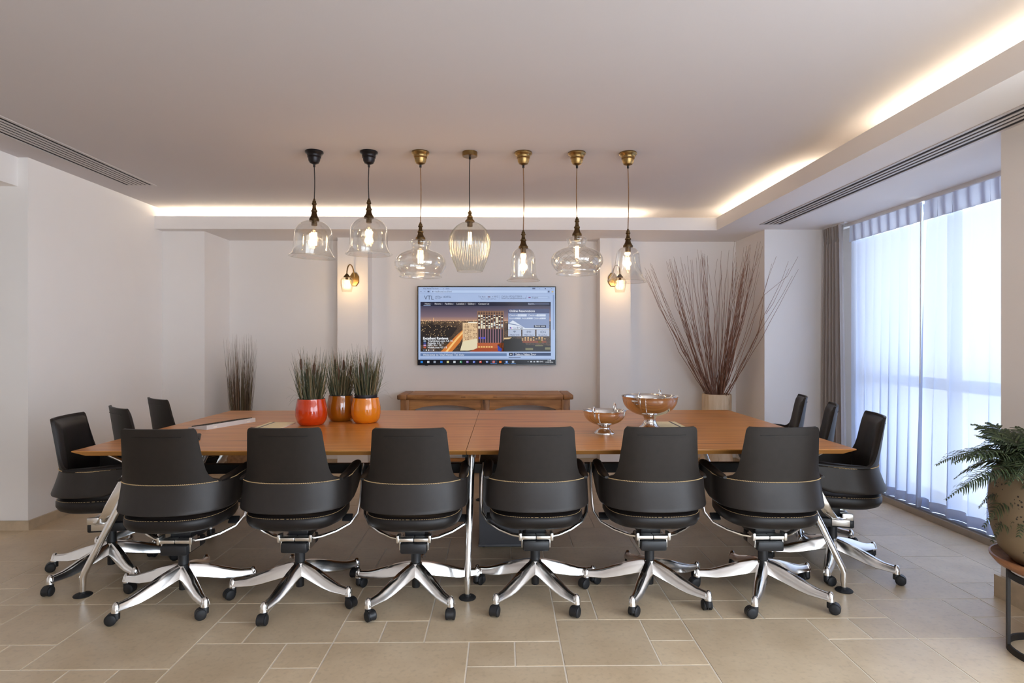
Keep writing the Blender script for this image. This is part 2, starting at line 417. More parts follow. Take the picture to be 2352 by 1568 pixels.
# beam over the opening on the left
struct(obj('trim_1', *box(-3.66, -3.44, -2.45, 4.25, 2.435, ZC), M_WALL), 'plastered beam over the opening at the left')
# ceilings
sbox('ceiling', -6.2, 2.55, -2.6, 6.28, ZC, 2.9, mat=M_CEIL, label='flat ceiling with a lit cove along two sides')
# soffit: underside slab and cove lip (back run and window run)
mb = MB()
mb.add(box(XL, 3.75, YL + 0.02, YW, ZS, ZS + 0.03)); mb.add(box(XLIP + 0.02, 3.75, -2.45, YL + 0.02, ZS, ZS + 0.03))
mb.add(box(XL, 3.75, 6.22, YW, ZS + 0.03, 2.9)); mb.add(box(2.5, 3.75, -2.45, 6.22, ZS + 0.03, 2.9))
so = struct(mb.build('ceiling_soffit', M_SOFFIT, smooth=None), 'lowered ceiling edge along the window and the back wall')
mb = MB(); mb.add(box(XL, XLIP + 0.02, YL, YL + 0.02, ZS, ZT)); mb.add(box(XLIP, XLIP + 0.02, -2.45, YL - 0.0001, ZS, ZT))
mb.build('cove_lip', M_SOFFIT, so, smooth=None)
# skirting
BZ = 0.066; BT = 0.018
struct(obj('baseboard_left', *box(XL, XL + BT, 4.25 - BT, 5.906, 0, BZ), M_TRIM))
struct(obj('baseboard_front', *box(-6.1, XL, 4.25 - BT, 4.25, 0, BZ), M_TRIM))
mb = MB()
for b in ((XL + BT, -2.956 + BT, 5.906 - BT, 5.906), (-2.956, -2.956 + BT, 5.906, YW), (-2.956 + BT, -1.739, YW - BT, YW), (-1.739 - BT, -1.42 + BT, 6.236 - BT, 6.236), (-1.42, -1.42 + BT, 6.236, YW),
          (-1.42 + BT, 1.021, YW - BT, YW), (1.021 - BT, 1.344 + BT, 6.236 - BT, 6.236), (1.021 - BT, 1.021, 6.236, YW), (1.344, 2.544, YW - BT, YW), (2.544 - BT, 2.544, 5.728 - BT, YW), (2.544, 3.15, 5.728 - BT, 5.728)):
    mb.add(box(b[0], b[1], b[2], b[3], 0, BZ))
struct(mb.build('baseboard_back', M_TRIM, smooth=None))
struct(obj('baseboard_right', *box(2.6 - BT - 0.004, 2.6, 2.02, 3.055 + BT, 0, 0.115), M_TRIM))
# window wall: sill, frames, panes
struct(obj('trim_2', *box(3.172, 3.75, 3.0, 5.75, 0, 0.046), M_SILL), 'low stone sill under the curtained window')
w1 = struct(MB().add(box(3.34, 3.40, 3.0, 5.43, 0.046, 0.10)).add(box(3.34, 3.40, 3.0, 5.43, 2.36, ZS)).add(box(3.34, 3.40, 3.0, 5.43, 0.965, 1.05)).build('window_1', M_FRAME, smooth=None), 'tall window behind the sheer curtains')
for y in (3.05, 4.34, 5.37):
    obj('mullion', *box(3.335, 3.405, y, y + 0.06, 0.10, 2.36), M_FRAME, w1)
for y0, y1 in ((3.11, 4.34), (4.40, 5.37)):
    for z0, z1 in ((0.10, 0.965), (1.05, 2.36)):
        obj('pane', *box(3.366, 3.372, y0, y1, z0, z1), M_PANE, w1)
struct(obj('window_track', *box(3.19, 3.30, 3.0, 5.75, 0.046, 0.058), M_FRAME))
bpy.data.objects['window_track'].name = 'trim_3'

# unseen glazing added beyond the column, behind the camera, to brighten the room
w3 = struct(obj('window_added_side', *box(3.366, 3.372, -2.45, 2.02, 0.046, ZS), M_PANE), 'window wall added beyond the column, behind the camera, to brighten the room')
for y in (-2.45, -0.98, 0.49, 1.96):
    obj('mullion', *box(3.335, 3.405, y, y + 0.06, 0.046, ZS), M_FRAME, w3)
for z in (0.046, 0.965, 2.36):
    obj('transom', *box(3.34, 3.40, -2.45, 2.02, z, z + 0.06), M_FRAME, w3)
struct(obj('trim_4', *box(3.172, 3.75, -2.45, 2.02, 0, 0.046), M_SILL))  # sill under the added side window
# ------------------------------------------------------------------ floor tiles
def make_tiles():
    rnd = random.Random(5)
    X0, Y0, MX, MY = 0.252, 2.434, 0.2013, 0.2007
    given = [(-3, 1, 3), (-2, 0, 1), (-1, 0, 1), (-5, -2, 3), (-2, -2, 2), (0, 0, 2), (2, 1, 1), (2, 0, 1), (0, -3, 3), (0, 3, 1), (0, 2, 1), (1, 2, 2), (3, -1, 3),
             (3, 2, 1), (4, 2, 1), (3, 3, 2), (5, 2, 3), (6, 1, 1), (7, 1, 1), (6, -1, 2), (8, 1, 2), (10, 2, 1), (10, 1, 1), (8, -2, 3), (8, 3, 1), (8, 4, 1), (9, 3, 2),
             (-5, 1, 1), (-4, 1, 1), (-5, 2, 2), (-8, 2, 1), (-8, 1, 1), (-7, 1, 2), (-6, 0, 1), (-6, -1, 1), (-8, -1, 2), (-11, 0, 3), (-13, 1, 2), (-13, 0, 1), (-12, 0, 1),
             (-10, -1, 1), (-9, -1, 1), (-13, -3, 3), (-11, 3, 1), (-10, 3, 2), (-8, 3, 3), (-3, 4, 2), (-1, 4, 1), (-1, 5, 1), (0, 4, 3), (3, 5, 2), (11, 4, 2), (11, 3, 1), (12, 3, 1), (8, 5, 3), (-5, 4, 1), (-4, 4, 1), (-5, 5, 2)]
    KX0, KX1, JY0, JY1 = -32, 16, -12, 21
    cell = {}
    tiles = []
    def free(k, j, s): return all((k + a, j + b) not in cell for a in range(s) for b in range(s))
    def put(k, j, s):
        for a in range(s):
            for b in range(s): cell[(k + a, j + b)] = 1
        tiles.append((k, j, s))
    for k, j, s in given:
        if free(k, j, s): put(k, j, s)
    for j in range(JY0, JY1):
        for k in range(KX0, KX1):
            if (k, j) in cell: continue
            opts = [s for s in (3, 2, 1) if free(k, j, s)]
            r = rnd.random()
            s = 3 if (3 in opts and r < 0.45) else (2 if (2 in opts and r < 0.88) else 1)
            put(k, j, s)
    meshes = {}
    for s in (1, 2, 3):
        w, h, c, g = s * MX, s * MY, 0.0010, 0.0032
        v, f = [], []
        x0, x1, y0, y1 = g, w - g, g, h - g
        v = [(x0, y0, -0.008), (x1, y0, -0.008), (x1, y1, -0.008), (x0, y1, -0.008), (x0, y0, -c), (x1, y0, -c), (x1, y1, -c), (x0, y1, -c),
             (x0 + c, y0 + c, 0), (x1 - c, y0 + c, 0), (x1 - c, y1 - c, 0), (x0 + c, y1 - c, 0)]
        f = [(8, 9, 10, 11)]
        for a in range(4):
            b = (a + 1) % 4
            f += [(a, b, 4 + b, 4 + a), (4 + a, 4 + b, 8 + b, 8 + a)]
        me = bpy.data.meshes.new('tile'); me.from_pydata(v, [], f); me.materials.append(M_TILE); me.update()
        meshes[s] = (me, v, f)
    ok = []
    for k, j, s in tiles:
        x, y = X0 + k * MX, Y0 + j * MY
        xc, yc = x + s * MX / 2, y + s * MY / 2
        if x > 3.18 or xc < -6.1 or yc > 6.5 or y < 0.0: continue
        if xc < XL - 0.35 and yc > 4.3: continue
        if xc > 2.65 and 2.1 < yc < 3.0: continue
        vis = yc > 2.0 and abs(xc) / yc < 1.0
        ok.append((0 if vis else 1, -s * s / max(yc, 0.5) ** 3, k, j, s, x, y))
    ok.sort()
    rest = MB()
    for n, (_, _, k, j, s, x, y) in enumerate(ok):
        if n < 300:
            o = bpy.data.objects.new('tile', meshes[s][0]); COL.objects.link(o); o.parent = floor
            o.location = (x, y, rnd.uniform(-0.0004, 0.0004))
        else:
            rest.add(xform((meshes[s][1], meshes[s][2]), Matrix.Translation((x, y, 0))))
    if rest.v:
        r = rest.build('outer_tiles', M_TILE, floor, smooth=None); r['kind'] = 'stuff'
    print('tiles', len(ok))
make_tiles()

# ------------------------------------------------------------------ cove light strips
def strip(label, x0, x1, y0, y1, z, watts):
    t = thing('cove_light_strip', label, 'light strip', ((x0 + x1) / 2, (y0 + y1) / 2, z), group='light strips in the ceiling cove')
    lx, ly = x1 - x0, y1 - y0
    obj('channel', *box(-lx / 2, lx / 2, -ly / 2, ly / 2, ZS + 0.03 - z, -0.008), M_TRACK, t)
    obj('diffuser', *box(-lx / 2 + 0.004, lx / 2 - 0.004, -ly / 2 + 0.004, ly / 2 - 0.004, -0.008, 0.0), M_LED, t)
    l = bpy.data.lights.new('strip_light', 'AREA'); l.shape = 'RECTANGLE'; l.size = lx; l.size_y = ly
    l.color = (1.0, 0.89, 0.66); l.energy = watts
    o = bpy.data.objects.new('strip_light', l); COL.objects.link(o); o.parent = t
    o.location = (0, 0, 0.004); o.rotation_euler = (PI, 0, 0)
strip('warm light strip hidden in the cove above the television wall', -3.3, 1.35, 6.02, 6.05, 2.53, 26.0)
strip('warm light strip in the window-side cove, far section by the corner', 2.33, 2.36, 4.30, 5.95, 2.53, 9.5)
strip('warm light strip in the window-side cove, near section towards the camera', 2.33, 2.36, -2.3, 3.45, 2.53, 36.0)

# ------------------------------------------------------------------ linear air vents
def vent(label, x0, x1, y0, y1, z, nslots):
    t = thing('linear_vent', label, 'air vent', ((x0 + x1) / 2, (y0 + y1) / 2, z))
    w, l = x1 - x0, y1 - y0
    a, e = w / 2, l / 2
    b = 0.022
    mb = MB()
    mb.add(box(-a, -a + b, -e, e, -0.005, 0.0)).add(box(a - b, a, -e, e, -0.005, 0)).add(box(-a + b, a - b, -e, -e + b, -0.005, 0)).add(box(-a + b, a - b, e - b, e, -0.005, 0))
    mb.build('frame', M_VENTW, t, smooth=None)
    obj('plenum', *box(-a + b, a - b, -e + b, e - b, -0.0012, -0.0002), M_VENTD, t)
    span = w - 2 * b; pitch = span / nslots; bl = pitch * 0.52
    for k in range(nslots - 1):
        x = -a + b + (k + 1) * pitch
        obj('slat', *box(x - bl / 2, x + bl / 2, -e + b, e - b, -0.0045, -0.0012), M_VENTW, t)
vent('long slotted air vent in the ceiling at the left', -3.16, -2.90, -1.5, 5.0, ZC, 6)
vent('long slotted air vent in the soffit beside the window', 2.387, 2.585, -1.5, 5.48, ZS, 4)
# ------------------------------------------------------------------ conference table
TZ = 0.755
TX0, TX1, TY0, TY1, TXM = -2.285, 1.905, 3.165, 5.0, -0.198
def make_table():
    t = thing('conference_table', 'long two-piece wooden conference table on chrome legs', 'table', (-0.19, 4.08, 0))
    ox, oy = -0.19, 4.08
    def top(x0, x1, outer_left):
        bv, e = 0.062, 0.005
        ins = [bv if outer_left else 0.0, 0.0 if outer_left else bv]
        T = [(x0, TY0), (x1, TY0), (x1, TY1), (x0, TY1)]
        B = [(x0 + ins[0], TY0 + 0.020), (x1 - ins[1], TY0 + 0.020), (x1 - ins[1], TY1 - 0.020), (x0 + ins[0], TY1 - 0.020)]
        v = [(x - ox, y - oy, TZ) for x, y in T] + [(x - ox, y - oy, TZ - e) for x, y in T] + [(x - ox, y - oy, TZ - 0.028) for x, y in B]
        p = obj('tabletop', v[:4] + [(a, b, c - 0.002) for a, b, c in v[:4]], [(0, 1, 2, 3), (7, 6, 5, 4), (0, 4, 5, 1), (1, 5, 6, 2), (2, 6, 7, 3), (3, 7, 4, 0)], M_TABLE, t)
        f = []
        for a in range(4):
            b = (a + 1) % 4
            f += [(4 + a, 4 + b, b, a), (8 + a, 8 + b, 4 + b, 4 + a)]
        f += [(11, 10, 9, 8), (0, 1, 2, 3)]
        vv = [(a, b, c - 0.002) for a, b, c in v[:4]] + v[4:]
        obj('bevelled_edge', vv, f, M_EDGE, p)
    top(TX0, TXM - 0.0015, True); top(TXM + 0.0015, TX1, False)
    for y in (3.425, 4.69):
        obj('beam', *box(TX0 + 0.28 - ox, TX1 - 0.28 - ox, y - oy, y + 0.05 - oy, 0.575, 0.627), M_STEEL_BLACK, t)
    # cross members that tie the beams to the tops
    for x in (-1.98, -0.198, 1.60):
        obj('cross_bar', *box(x - 0.03 - ox, x + 0.03 - ox, 3.30 - oy, 4.86 - oy, 0.690, 0.727), M_STEEL_BLACK, t)
        for y in (3.425, 4.69):
            obj('beam_clamp', *cbox(x - 0.022 - ox, x + 0.022 - ox, y - 0.008 - oy, y + 0.058 - oy, 0.56, 0.70, 0.006), M_STEEL_BLACK, t, smooth=40)
    legs = []
    for sx, fx in ((1, -2.209), (0, -0.186), (-1, 1.825)):
        for fy, sy in ((3.145 if sx else 3.085, 1), (4.99, -1)):
            legs.append((sx, fx, fy, sy))
    for sx, fx, fy, sy in legs:
        def P(z):
            k = (z - 0.105) / (0.70 - 0.105)
            return (fx + sx * 0.265 * k - ox + (0 if sx else 0.012 * k), fy + sy * (0.085 if sx else 0.17) * k - oy, z)
        path = [(fx - ox, fy - oy, 0.018), (fx - ox, fy - oy, 0.06), (fx - ox, fy - oy, 0.098)] + [P(z) for z in (0.125, 0.2, 0.3, 0.4, 0.5, 0.6, 0.715)]
        l = MB().add(tube(path, [0.013, 0.016, 0.017, 0.017, 0.017, 0.018, 0.019, 0.019, 0.019, 0.019], 14)).build('leg', M_CHROME, t, smooth=50)
        MB().add(lathe([(0.0, 0.0), (0.043, 0.0), (0.045, 0.004), (0.040, 0.009), (0.018, 0.014), (0.013, 0.022), (0.0, 0.022)], 24, fx - ox, fy - oy)).build('foot_disc', M_RUBBER, l)
        if sx:
            q = P(0.64)
            MB().add(tube([q, (q[0] - sx * 0.10, q[1] + sy * 0.03, 0.685), (q[0] - sx * 0.20, q[1] + sy * 0.05, 0.722)], 0.011, 10)).build('bracket_arm', M_CHROME, l)
    return t
make_table()

# ------------------------------------------------------------------ swivel chairs
def ycurve(x, a=0.275, b=0.222, n=2.35):
    k = min(abs(x) / a, 1.0)
    return -b * (1 - k ** n) ** (1 / n)
BACK_Z = [0.630, 0.640, 0.652, 0.670, 0.700, 0.740, 0.780, 0.820, 0.860, 0.890, 0.902, 0.908, 0.911]
def back_w(z): return interp(z, [0.63, 0.638, 0.648, 0.662, 0.69, 0.74, 0.82, 0.895, 0.906, 0.911], [0.262, 0.246, 0.230, 0.217, 0.206, 0.199, 0.190, 0.183, 0.178, 0.170])
def back_y(x, z):
    k = max(0, (z - 0.635) / 0.275)
    y = ycurve(x)
    y0 = -0.222
    return y0 + (y - y0) * (1 - 0.22 * k) - 0.036 * k
def band_path(n=48):
    pts = []
    for i in range(8): pts.append((-0.272, 0.215 - 0.215 * i / 8))
    for i in range(n + 1):
        a = PI * i / n
        c, s = math.cos(a), math.sin(a)
        x = -0.275 * math.copysign(abs(c) ** (2 / 2.35), c); y = -0.222 * abs(s) ** (2 / 2.35)
        pts.append((x, y))
    for i in range(8): pts.append((0.272, 0.215 * (i + 1) / 8))
    return pts
def make_chair():
    c = thing('swivel_chair', '', 'chair', group='swivel chairs around the table')
    # upper back shell
    G = []
    for z in BACK_Z:
        w = back_w(z); row = []
        for i in range(25):
            x = -w + 2 * w * i / 24
            row.append((x, back_y(x, z), z))
        G.append(row)
    MB().add(thick_grid(G, 0.014)).build('back_shell', M_LEATHER, c, smooth=50)
    # shallow crease near the top of the shell
    MB().add(tube([(x, back_y(x, 0.872) - 0.0012, 0.872) for x in np.linspace(-0.12, 0.12, 15)], 0.0022, 6)).build('shell_crease', M_LEATHER, c)
    # padded inner back
    G = []; T = []
    zs = np.linspace(0.50, 0.900, 15)
    for r, z in enumerate(zs):
        zz = max(z, 0.64); w = min(back_w(max(z, 0.66)), 0.215) - 0.010; row = []; tr = []
        v = r / 14 * 2 - 1
        for i in range(21):
            s = i / 20 * 2 - 1; x = w * s
            row.append((x, back_y(x, zz) + 0.0145, z))
            tr.append(0.004 + 0.030 * max(0.0, (1 - abs(s) ** 7) * (1 - abs(v) ** 8)) ** 0.5)
        G.append(row); T.append(tr)
    MB().add(thick_grid(G, np.array(T))).build('back_cushion', M_CUSHION, c, smooth=60)
    # wrap-around lower band, flared out at the back
    bp = band_path()
    nrm = []
    for i in range(len(bp)):
        a = bp[max(0, i - 1)]; b = bp[min(len(bp) - 1, i + 1)]
        dx, dy = b[0] - a[0], b[1] - a[1]; L = math.hypot(dx, dy)
        nrm.append((dy / L, -dx / L))
    nrm = [(-n[0], -n[1]) if (n[0] * p[0] + n[1] * (p[1] + 0.0)) < 0 else n for n, p in zip(nrm, bp)]
    def ztop(y): return 0.634 + 0.016 * max(0, y / 0.215)
    def zbot(y): return 0.494 + 0.080 * (max(0, (y - 0.05) / 0.165)) ** 1.5
    def flare(y, t): return 0.048 * max(0, min(1, -y / 0.222)) ** 1.5 * (1 - t) ** 1.25
    G = []
    ts = [0, 0.02, 0.07, 0.15, 0.3, 0.45, 0.6, 0.75, 0.88, 0.96, 1.0]
    for t in ts:
        row = []
        for (x, y), n in zip(bp, nrm):
            d = flare(y, t) - (0.010 if t == 0 else 0.003 if t == 0.02 else 0)
            row.append((x + n[0] * d, y + n[1] * d, zbot(y) + (ztop(y) - zbot(y)) * t))
        G.append(row)
    MB().add(thick_grid(G, 0.015)).build('lower_band', M_LEATHER2, c, smooth=50)
    # stitched seam
    mb = MB()
    acc = 0
    for i in range(3, len(bp) - 4):
        (x0, y0), (x1, y1) = bp[i], bp[i + 1]
        L = math.hypot(x1 - x0, y1 - y0); m = max(1, int(L / 0.0065))
        for q in range(m):
            a, b = q / m, (q + 0.72) / m
            n = nrm[i]
            mb.add(tube([(x0 + (x1 - x0) * a + n[0] * 0.0018, y0 + (y1 - y0) * a + n[1] * 0.0018, ztop(y0) + 0.0005), (x0 + (x1 - x0) * b + n[0] * 0.0018, y0 + (y1 - y0) * b + n[1] * 0.0018, ztop(y0) + 0.0033)], 0.0016, 4))
    mb.build('seam_stitching', M_THREAD, c)
    # arm pads
    for s in (-1, 1):
        P = []; R = []
        for y, r in ((-0.13, 0.010), (-0.09, 0.020), (-0.04, 0.023), (0.05, 0.024), (0.14, 0.026), (0.19, 0.025), (0.216, 0.019), (0.228, 0.008)):
            P.append((s * 0.252, y, 0.640 + 0.016 * max(0, y / 0.215))); R.append(r)
        MB().add(tube(P, R, 12, flat=0.62)).build('armrest', M_CUSHION, c, smooth=60)
    # seat cushion: rounded-square rings
    def ring(hw, y0, y1, z, n=2.8, k=40):
        yc, hy = (y0 + y1) / 2, (y1 - y0) / 2; out = []
        for i in range(k):
            a = 2 * PI * i / k; cc, ss = math.cos(a), math.sin(a)
            out.append((hw * math.copysign(abs(cc) ** (2 / n), cc), yc + hy * math.copysign(abs(ss) ** (2 / n), ss), z))
        return out
    R = [ring(0.150, -0.14, 0.15, 0.388), ring(0.205, -0.200, 0.205, 0.394), ring(0.232, -0.228, 0.232, 0.409), ring(0.243, -0.240, 0.243, 0.430), ring(0.243, -0.240, 0.243, 0.455), ring(0.236, -0.233, 0.236, 0.468), ring(0.215, -0.212, 0.215, 0.476), ring(0.12, -0.12, 0.12, 0.480)]
    seat = MB().add(loft(R)).build('seat_cushion', M_CUSHION, c, smooth=70)
    rr = ring(0.239, -0.237, 0.239, 0.466, k=150)
    mb = MB()
    for i in range(0, 150):
        a, b = Vector(rr[i]), Vector(rr[(i + 1) % 150])
        mb.add(tube([a, a + (b - a) * 0.6], 0.0009, 4))
    mb.build('seat_stitching', M_THREAD, seat)
    # polished side straps and the bracket beneath the seat
    for s in (-1, 1):
        P = [(s * 0.284, 0.215, 0.640), (s * 0.289, 0.185, 0.580), (s * 0.292, 0.150, 0.510), (s * 0.291, 0.112, 0.440), (s * 0.282, 0.086, 0.396), (s * 0.248, 0.050, 0.356), (s * 0.185, 0.010, 0.330), (s * 0.120, -0.030, 0.316), (s * 0.070, -0.05, 0.313)]
        Wd = [0.030, 0.031, 0.031, 0.029, 0.024, 0.020, 0.017, 0.015, 0.014]
        rings = []
        for i, p in enumerate(P):
            a = Vector(P[max(0, i - 1)]); b = Vector(P[min(len(P) - 1, i + 1)]); tg = (b - a).normalized()
            side = Vector((0, 1, 0)); side = (side - tg * side.dot(tg)).normalized()
            n = tg.cross(side)
            th = 0.006; w = Wd[i]; pv = Vector(p)
            rings.append([tuple(pv + side * (w * u) + n * (th * v)) for u, v in ((-1, -0.5), (-0.8, -1), (0.8, -1), (1, -0.5), (1, 0.5), (0.8, 1), (-0.8, 1), (-1, 0.5))])
        MB().add(loft(rings)).build('side_strap', M_CHROME, c, smooth=40)
    MB().add(cbox(-0.085, -0.001, -0.085, -0.035, 0.304, 0.324, 0.004)).add(cbox(0.001, 0.085, -0.085, -0.035, 0.304, 0.324, 0.004)).add(cbox(-0.090, -0.074, -0.09, -0.03, 0.300, 0.340, 0.005)).add(cbox(0.074, 0.090, -0.09, -0.03, 0.300, 0.340, 0.005)).build('seat_bracket', M_SATIN, c, smooth=40)
    MB().add(cbox(-0.068, 0.068, -0.10, 0.10, 0.248, 0.300, 0.010)).add(cbox(-0.055, 0.055, -0.03, 0.16, 0.296, 0.404, 0.012)).build('tilt_mechanism', M_BLACK, c, smooth=40)
    for s in (-1, 1):
        MB().add(cbox(s * 0.072 - 0.004, s * 0.072 + 0.004, -0.075, 0.02, 0.26, 0.315, 0.003)).build('side_plate', M_SATIN, c, smooth=40)
        MB().add(tube([(s * 0.06, 0.07, 0.37), (s * 0.16, 0.07, 0.385), (s * 0.215, 0.07, 0.392)], 0.006, 8)).add(xform(cbox(-0.026, 0.026, -0.022, 0.022, -0.006, 0.006, 0.004), Matrix.Translation((s * 0.235, 0.06, 0.386)) @ Matrix.Rotation(math.radians(40), 4, 'X'))).build('lever', M_BLACK, c, smooth=40)
    MB().add(lathe([(0.020, 0.043), (0.021, 0.048), (0.021, 0.150), (0.0255, 0.152), (0.0255, 0.255), (0.0, 0.255)], 20)).build('gas_column', M_BLACK, c, smooth=40)
    # five-star base
    mb = MB()
    mb.add(lathe([(0.0255, 0.176), (0.032, 0.172), (0.037, 0.150), (0.036, 0.120), (0.030, 0.098), (0.022, 0.094)], 20, closed=False))
    prof = [(0.015, 0.142, 0.029, 0.034), (0.06, 0.134, 0.031, 0.034), (0.12, 0.119, 0.031, 0.033), (0.19, 0.099, 0.029, 0.030), (0.240, 0.086, 0.026, 0.025), (0.275, 0.081, 0.023, 0.020), (0.315, 0.079, 0.021, 0.018), (0.345, 0.078, 0.020, 0.017)]
    for k in range(5):
        M = Matrix.Rotation(2 * PI * k / 5, 4, 'Z'); rings = []
        for r, z, w, h in prof:
            rings.append([tuple(M @ Vector((r, w * u, z + h * v))) for u, v in ((-1.0, -0.75), (-0.75, -1), (0.75, -1), (1.0, -0.75), (0.66, 0.62), (0.36, 1), (-0.36, 1), (-0.66, 0.62))])
        mb.add(loft(rings))
        cone = lathe([(0.0205, 0.058), (0.0200, 0.066), (0.016, 0.090), (0.008, 0.103), (0.0, 0.105)], 16, 0.335, 0.0)
        mb.add(xform(cone, M))
    base = mb.build('star_base', M_CHROME, c, smooth=50)
    # casters: hood with two wheels
    for k in range(5):
        a = 2 * PI * k / 5
        hd = []
        mb = MB()
        mb.add(lathe([(0.0, 0.062), (0.0155, 0.062), (0.0165, 0.058), (0.0165, 0.026), (0.0, 0.024)], 16))
        # hood: arched cover over the wheels
        arcs = []
        for i in range(15):
            t = math.radians(-35 + 200 * i / 14)
            arcs.append([(0.019 + 0.0275 * math.cos(t), y, 0.0265 + 0.0275 * math.sin(t)) for y in np.linspace(-0.0155, 0.0155, 3)])
        mb.add(thick_grid(arcs, 0.0022))
        mb.add(xform(lathe([(0.0, -0.004), (0.024, -0.004), (0.024, 0.004), (0.0, 0.004)], 20), Matrix.Translation((0.019, 0, 0.0262)) @ Matrix.Rotation(PI / 2, 4, 'X')))
        cs = mb.build('caster', M_BLACK, base, smooth=40)
        cs.location = (0.335 * math.cos(a), 0.335 * math.sin(a), 0)
        for s in (-1, 1):
            w = MB().add(xform(lathe([(0.0, -0.0085), (0.018, -0.0085), (0.0235, -0.006), (0.0255, -0.002), (0.0255, 0.0055), (0.0225, 0.0085), (0.012, 0.0105), (0.0, 0.0108)], 22), Matrix.Translation((0.019, s * 0.014, 0.0258)) @ Matrix.Rotation(-s * PI / 2, 4, 'X'))).build('wheel', M_RUBBER, cs, smooth=35)
    return c
chair0 = make_chair()
CH = [  # label tail, x, y, heading (deg), angle of the base arms (deg, world)
    ('leftmost of the front row seen from behind', -1.671, 3.120, 0, 26),
    ('second from left in the front row, below the red pot', -1.075, 3.150, 0, 44),
    ('third from left in front row, left of middle table leg', -0.460, 3.130, 0, 20),
    ('fourth from left in the front row, before the grey cabinet', 0.171, 3.160, 0, 16),
    ('fifth from left in the front row, below the large silver bowl', 0.782, 3.155, 0, 26),
    ('rightmost of the front row seen from behind', 1.386, 3.140, 0, 24),
    ('at the left end of the table, nearest the camera', -2.275, 3.475, -79, 34),
    ('middle one of three at the left end of the table', -2.33, 4.02, -42, 10),
    ('farthest of three at the left end, by the pilaster', -2.42, 4.60, -40, 50),
    ('at the right end of the table, nearest the camera', 1.960, 3.495, 73, 20),
    ('middle one of three at the right end, before the curtain', 2.02, 4.06, 66, 32),
    ('farthest of three at the right end, by the grey drape', 2.12, 4.66, 70, 8)]
def place_chairs():
    rnd = random.Random(11)
    sw = {0: [20, 30, 200, 150, 60]}
    for n, (tail, x, y, hd, ba) in enumerate(CH):
        c = chair0 if n == 0 else copy_tree(chair0)
        c['label'] = 'black leather swivel chair, ' + tail
        c.location = (x, y, 0); c.rotation_euler = (0, 0, math.radians(hd))
        for ch in c.children:
            if ch.name.startswith('star_base'):
                ch.rotation_euler = (0, 0, math.radians(ba - hd))
                for cs in ch.children:
                    cs.rotation_euler = (0, 0, rnd.uniform(0, 2 * PI))
place_chairs()

# ------------------------------------------------------------------ grey cabinet under the table
def make_cabinet():
    t = thing('under_table_cabinet', 'grey metal equipment cabinet standing under the table', 'cabinet', (0.013, 4.08, 0))
    MB().add(cbox(-0.168, 0.168, -0.25, 0.25, 0.022, 0.555, 0.004)).build('body', M_GREYBOX, t, smooth=30)
    MB().add(cbox(-0.174, 0.174, -0.258, 0.258, 0.010, 0.026, 0.003)).build('plinth', M_GREYBOX, t, smooth=30)
    for x in (-0.14, 0.14):
        for y in (-0.22, 0.22):
            MB().add(lathe([(0.0, 0), (0.014, 0), (0.014, 0.012), (0, 0.012)], 12, x, y)).build('foot', M_BLACK, t)
    d = MB().add(cbox(-0.160, 0.160, 0.2502, 0.262, 0.04, 0.54, 0.003)).build('door', M_GREYBOX, t, smooth=30)
    MB().add(cbox(0.12, 0.135, 0.262, 0.275, 0.28, 0.38, 0.003)).build('handle', M_SATIN, d, smooth=30)
make_cabinet()

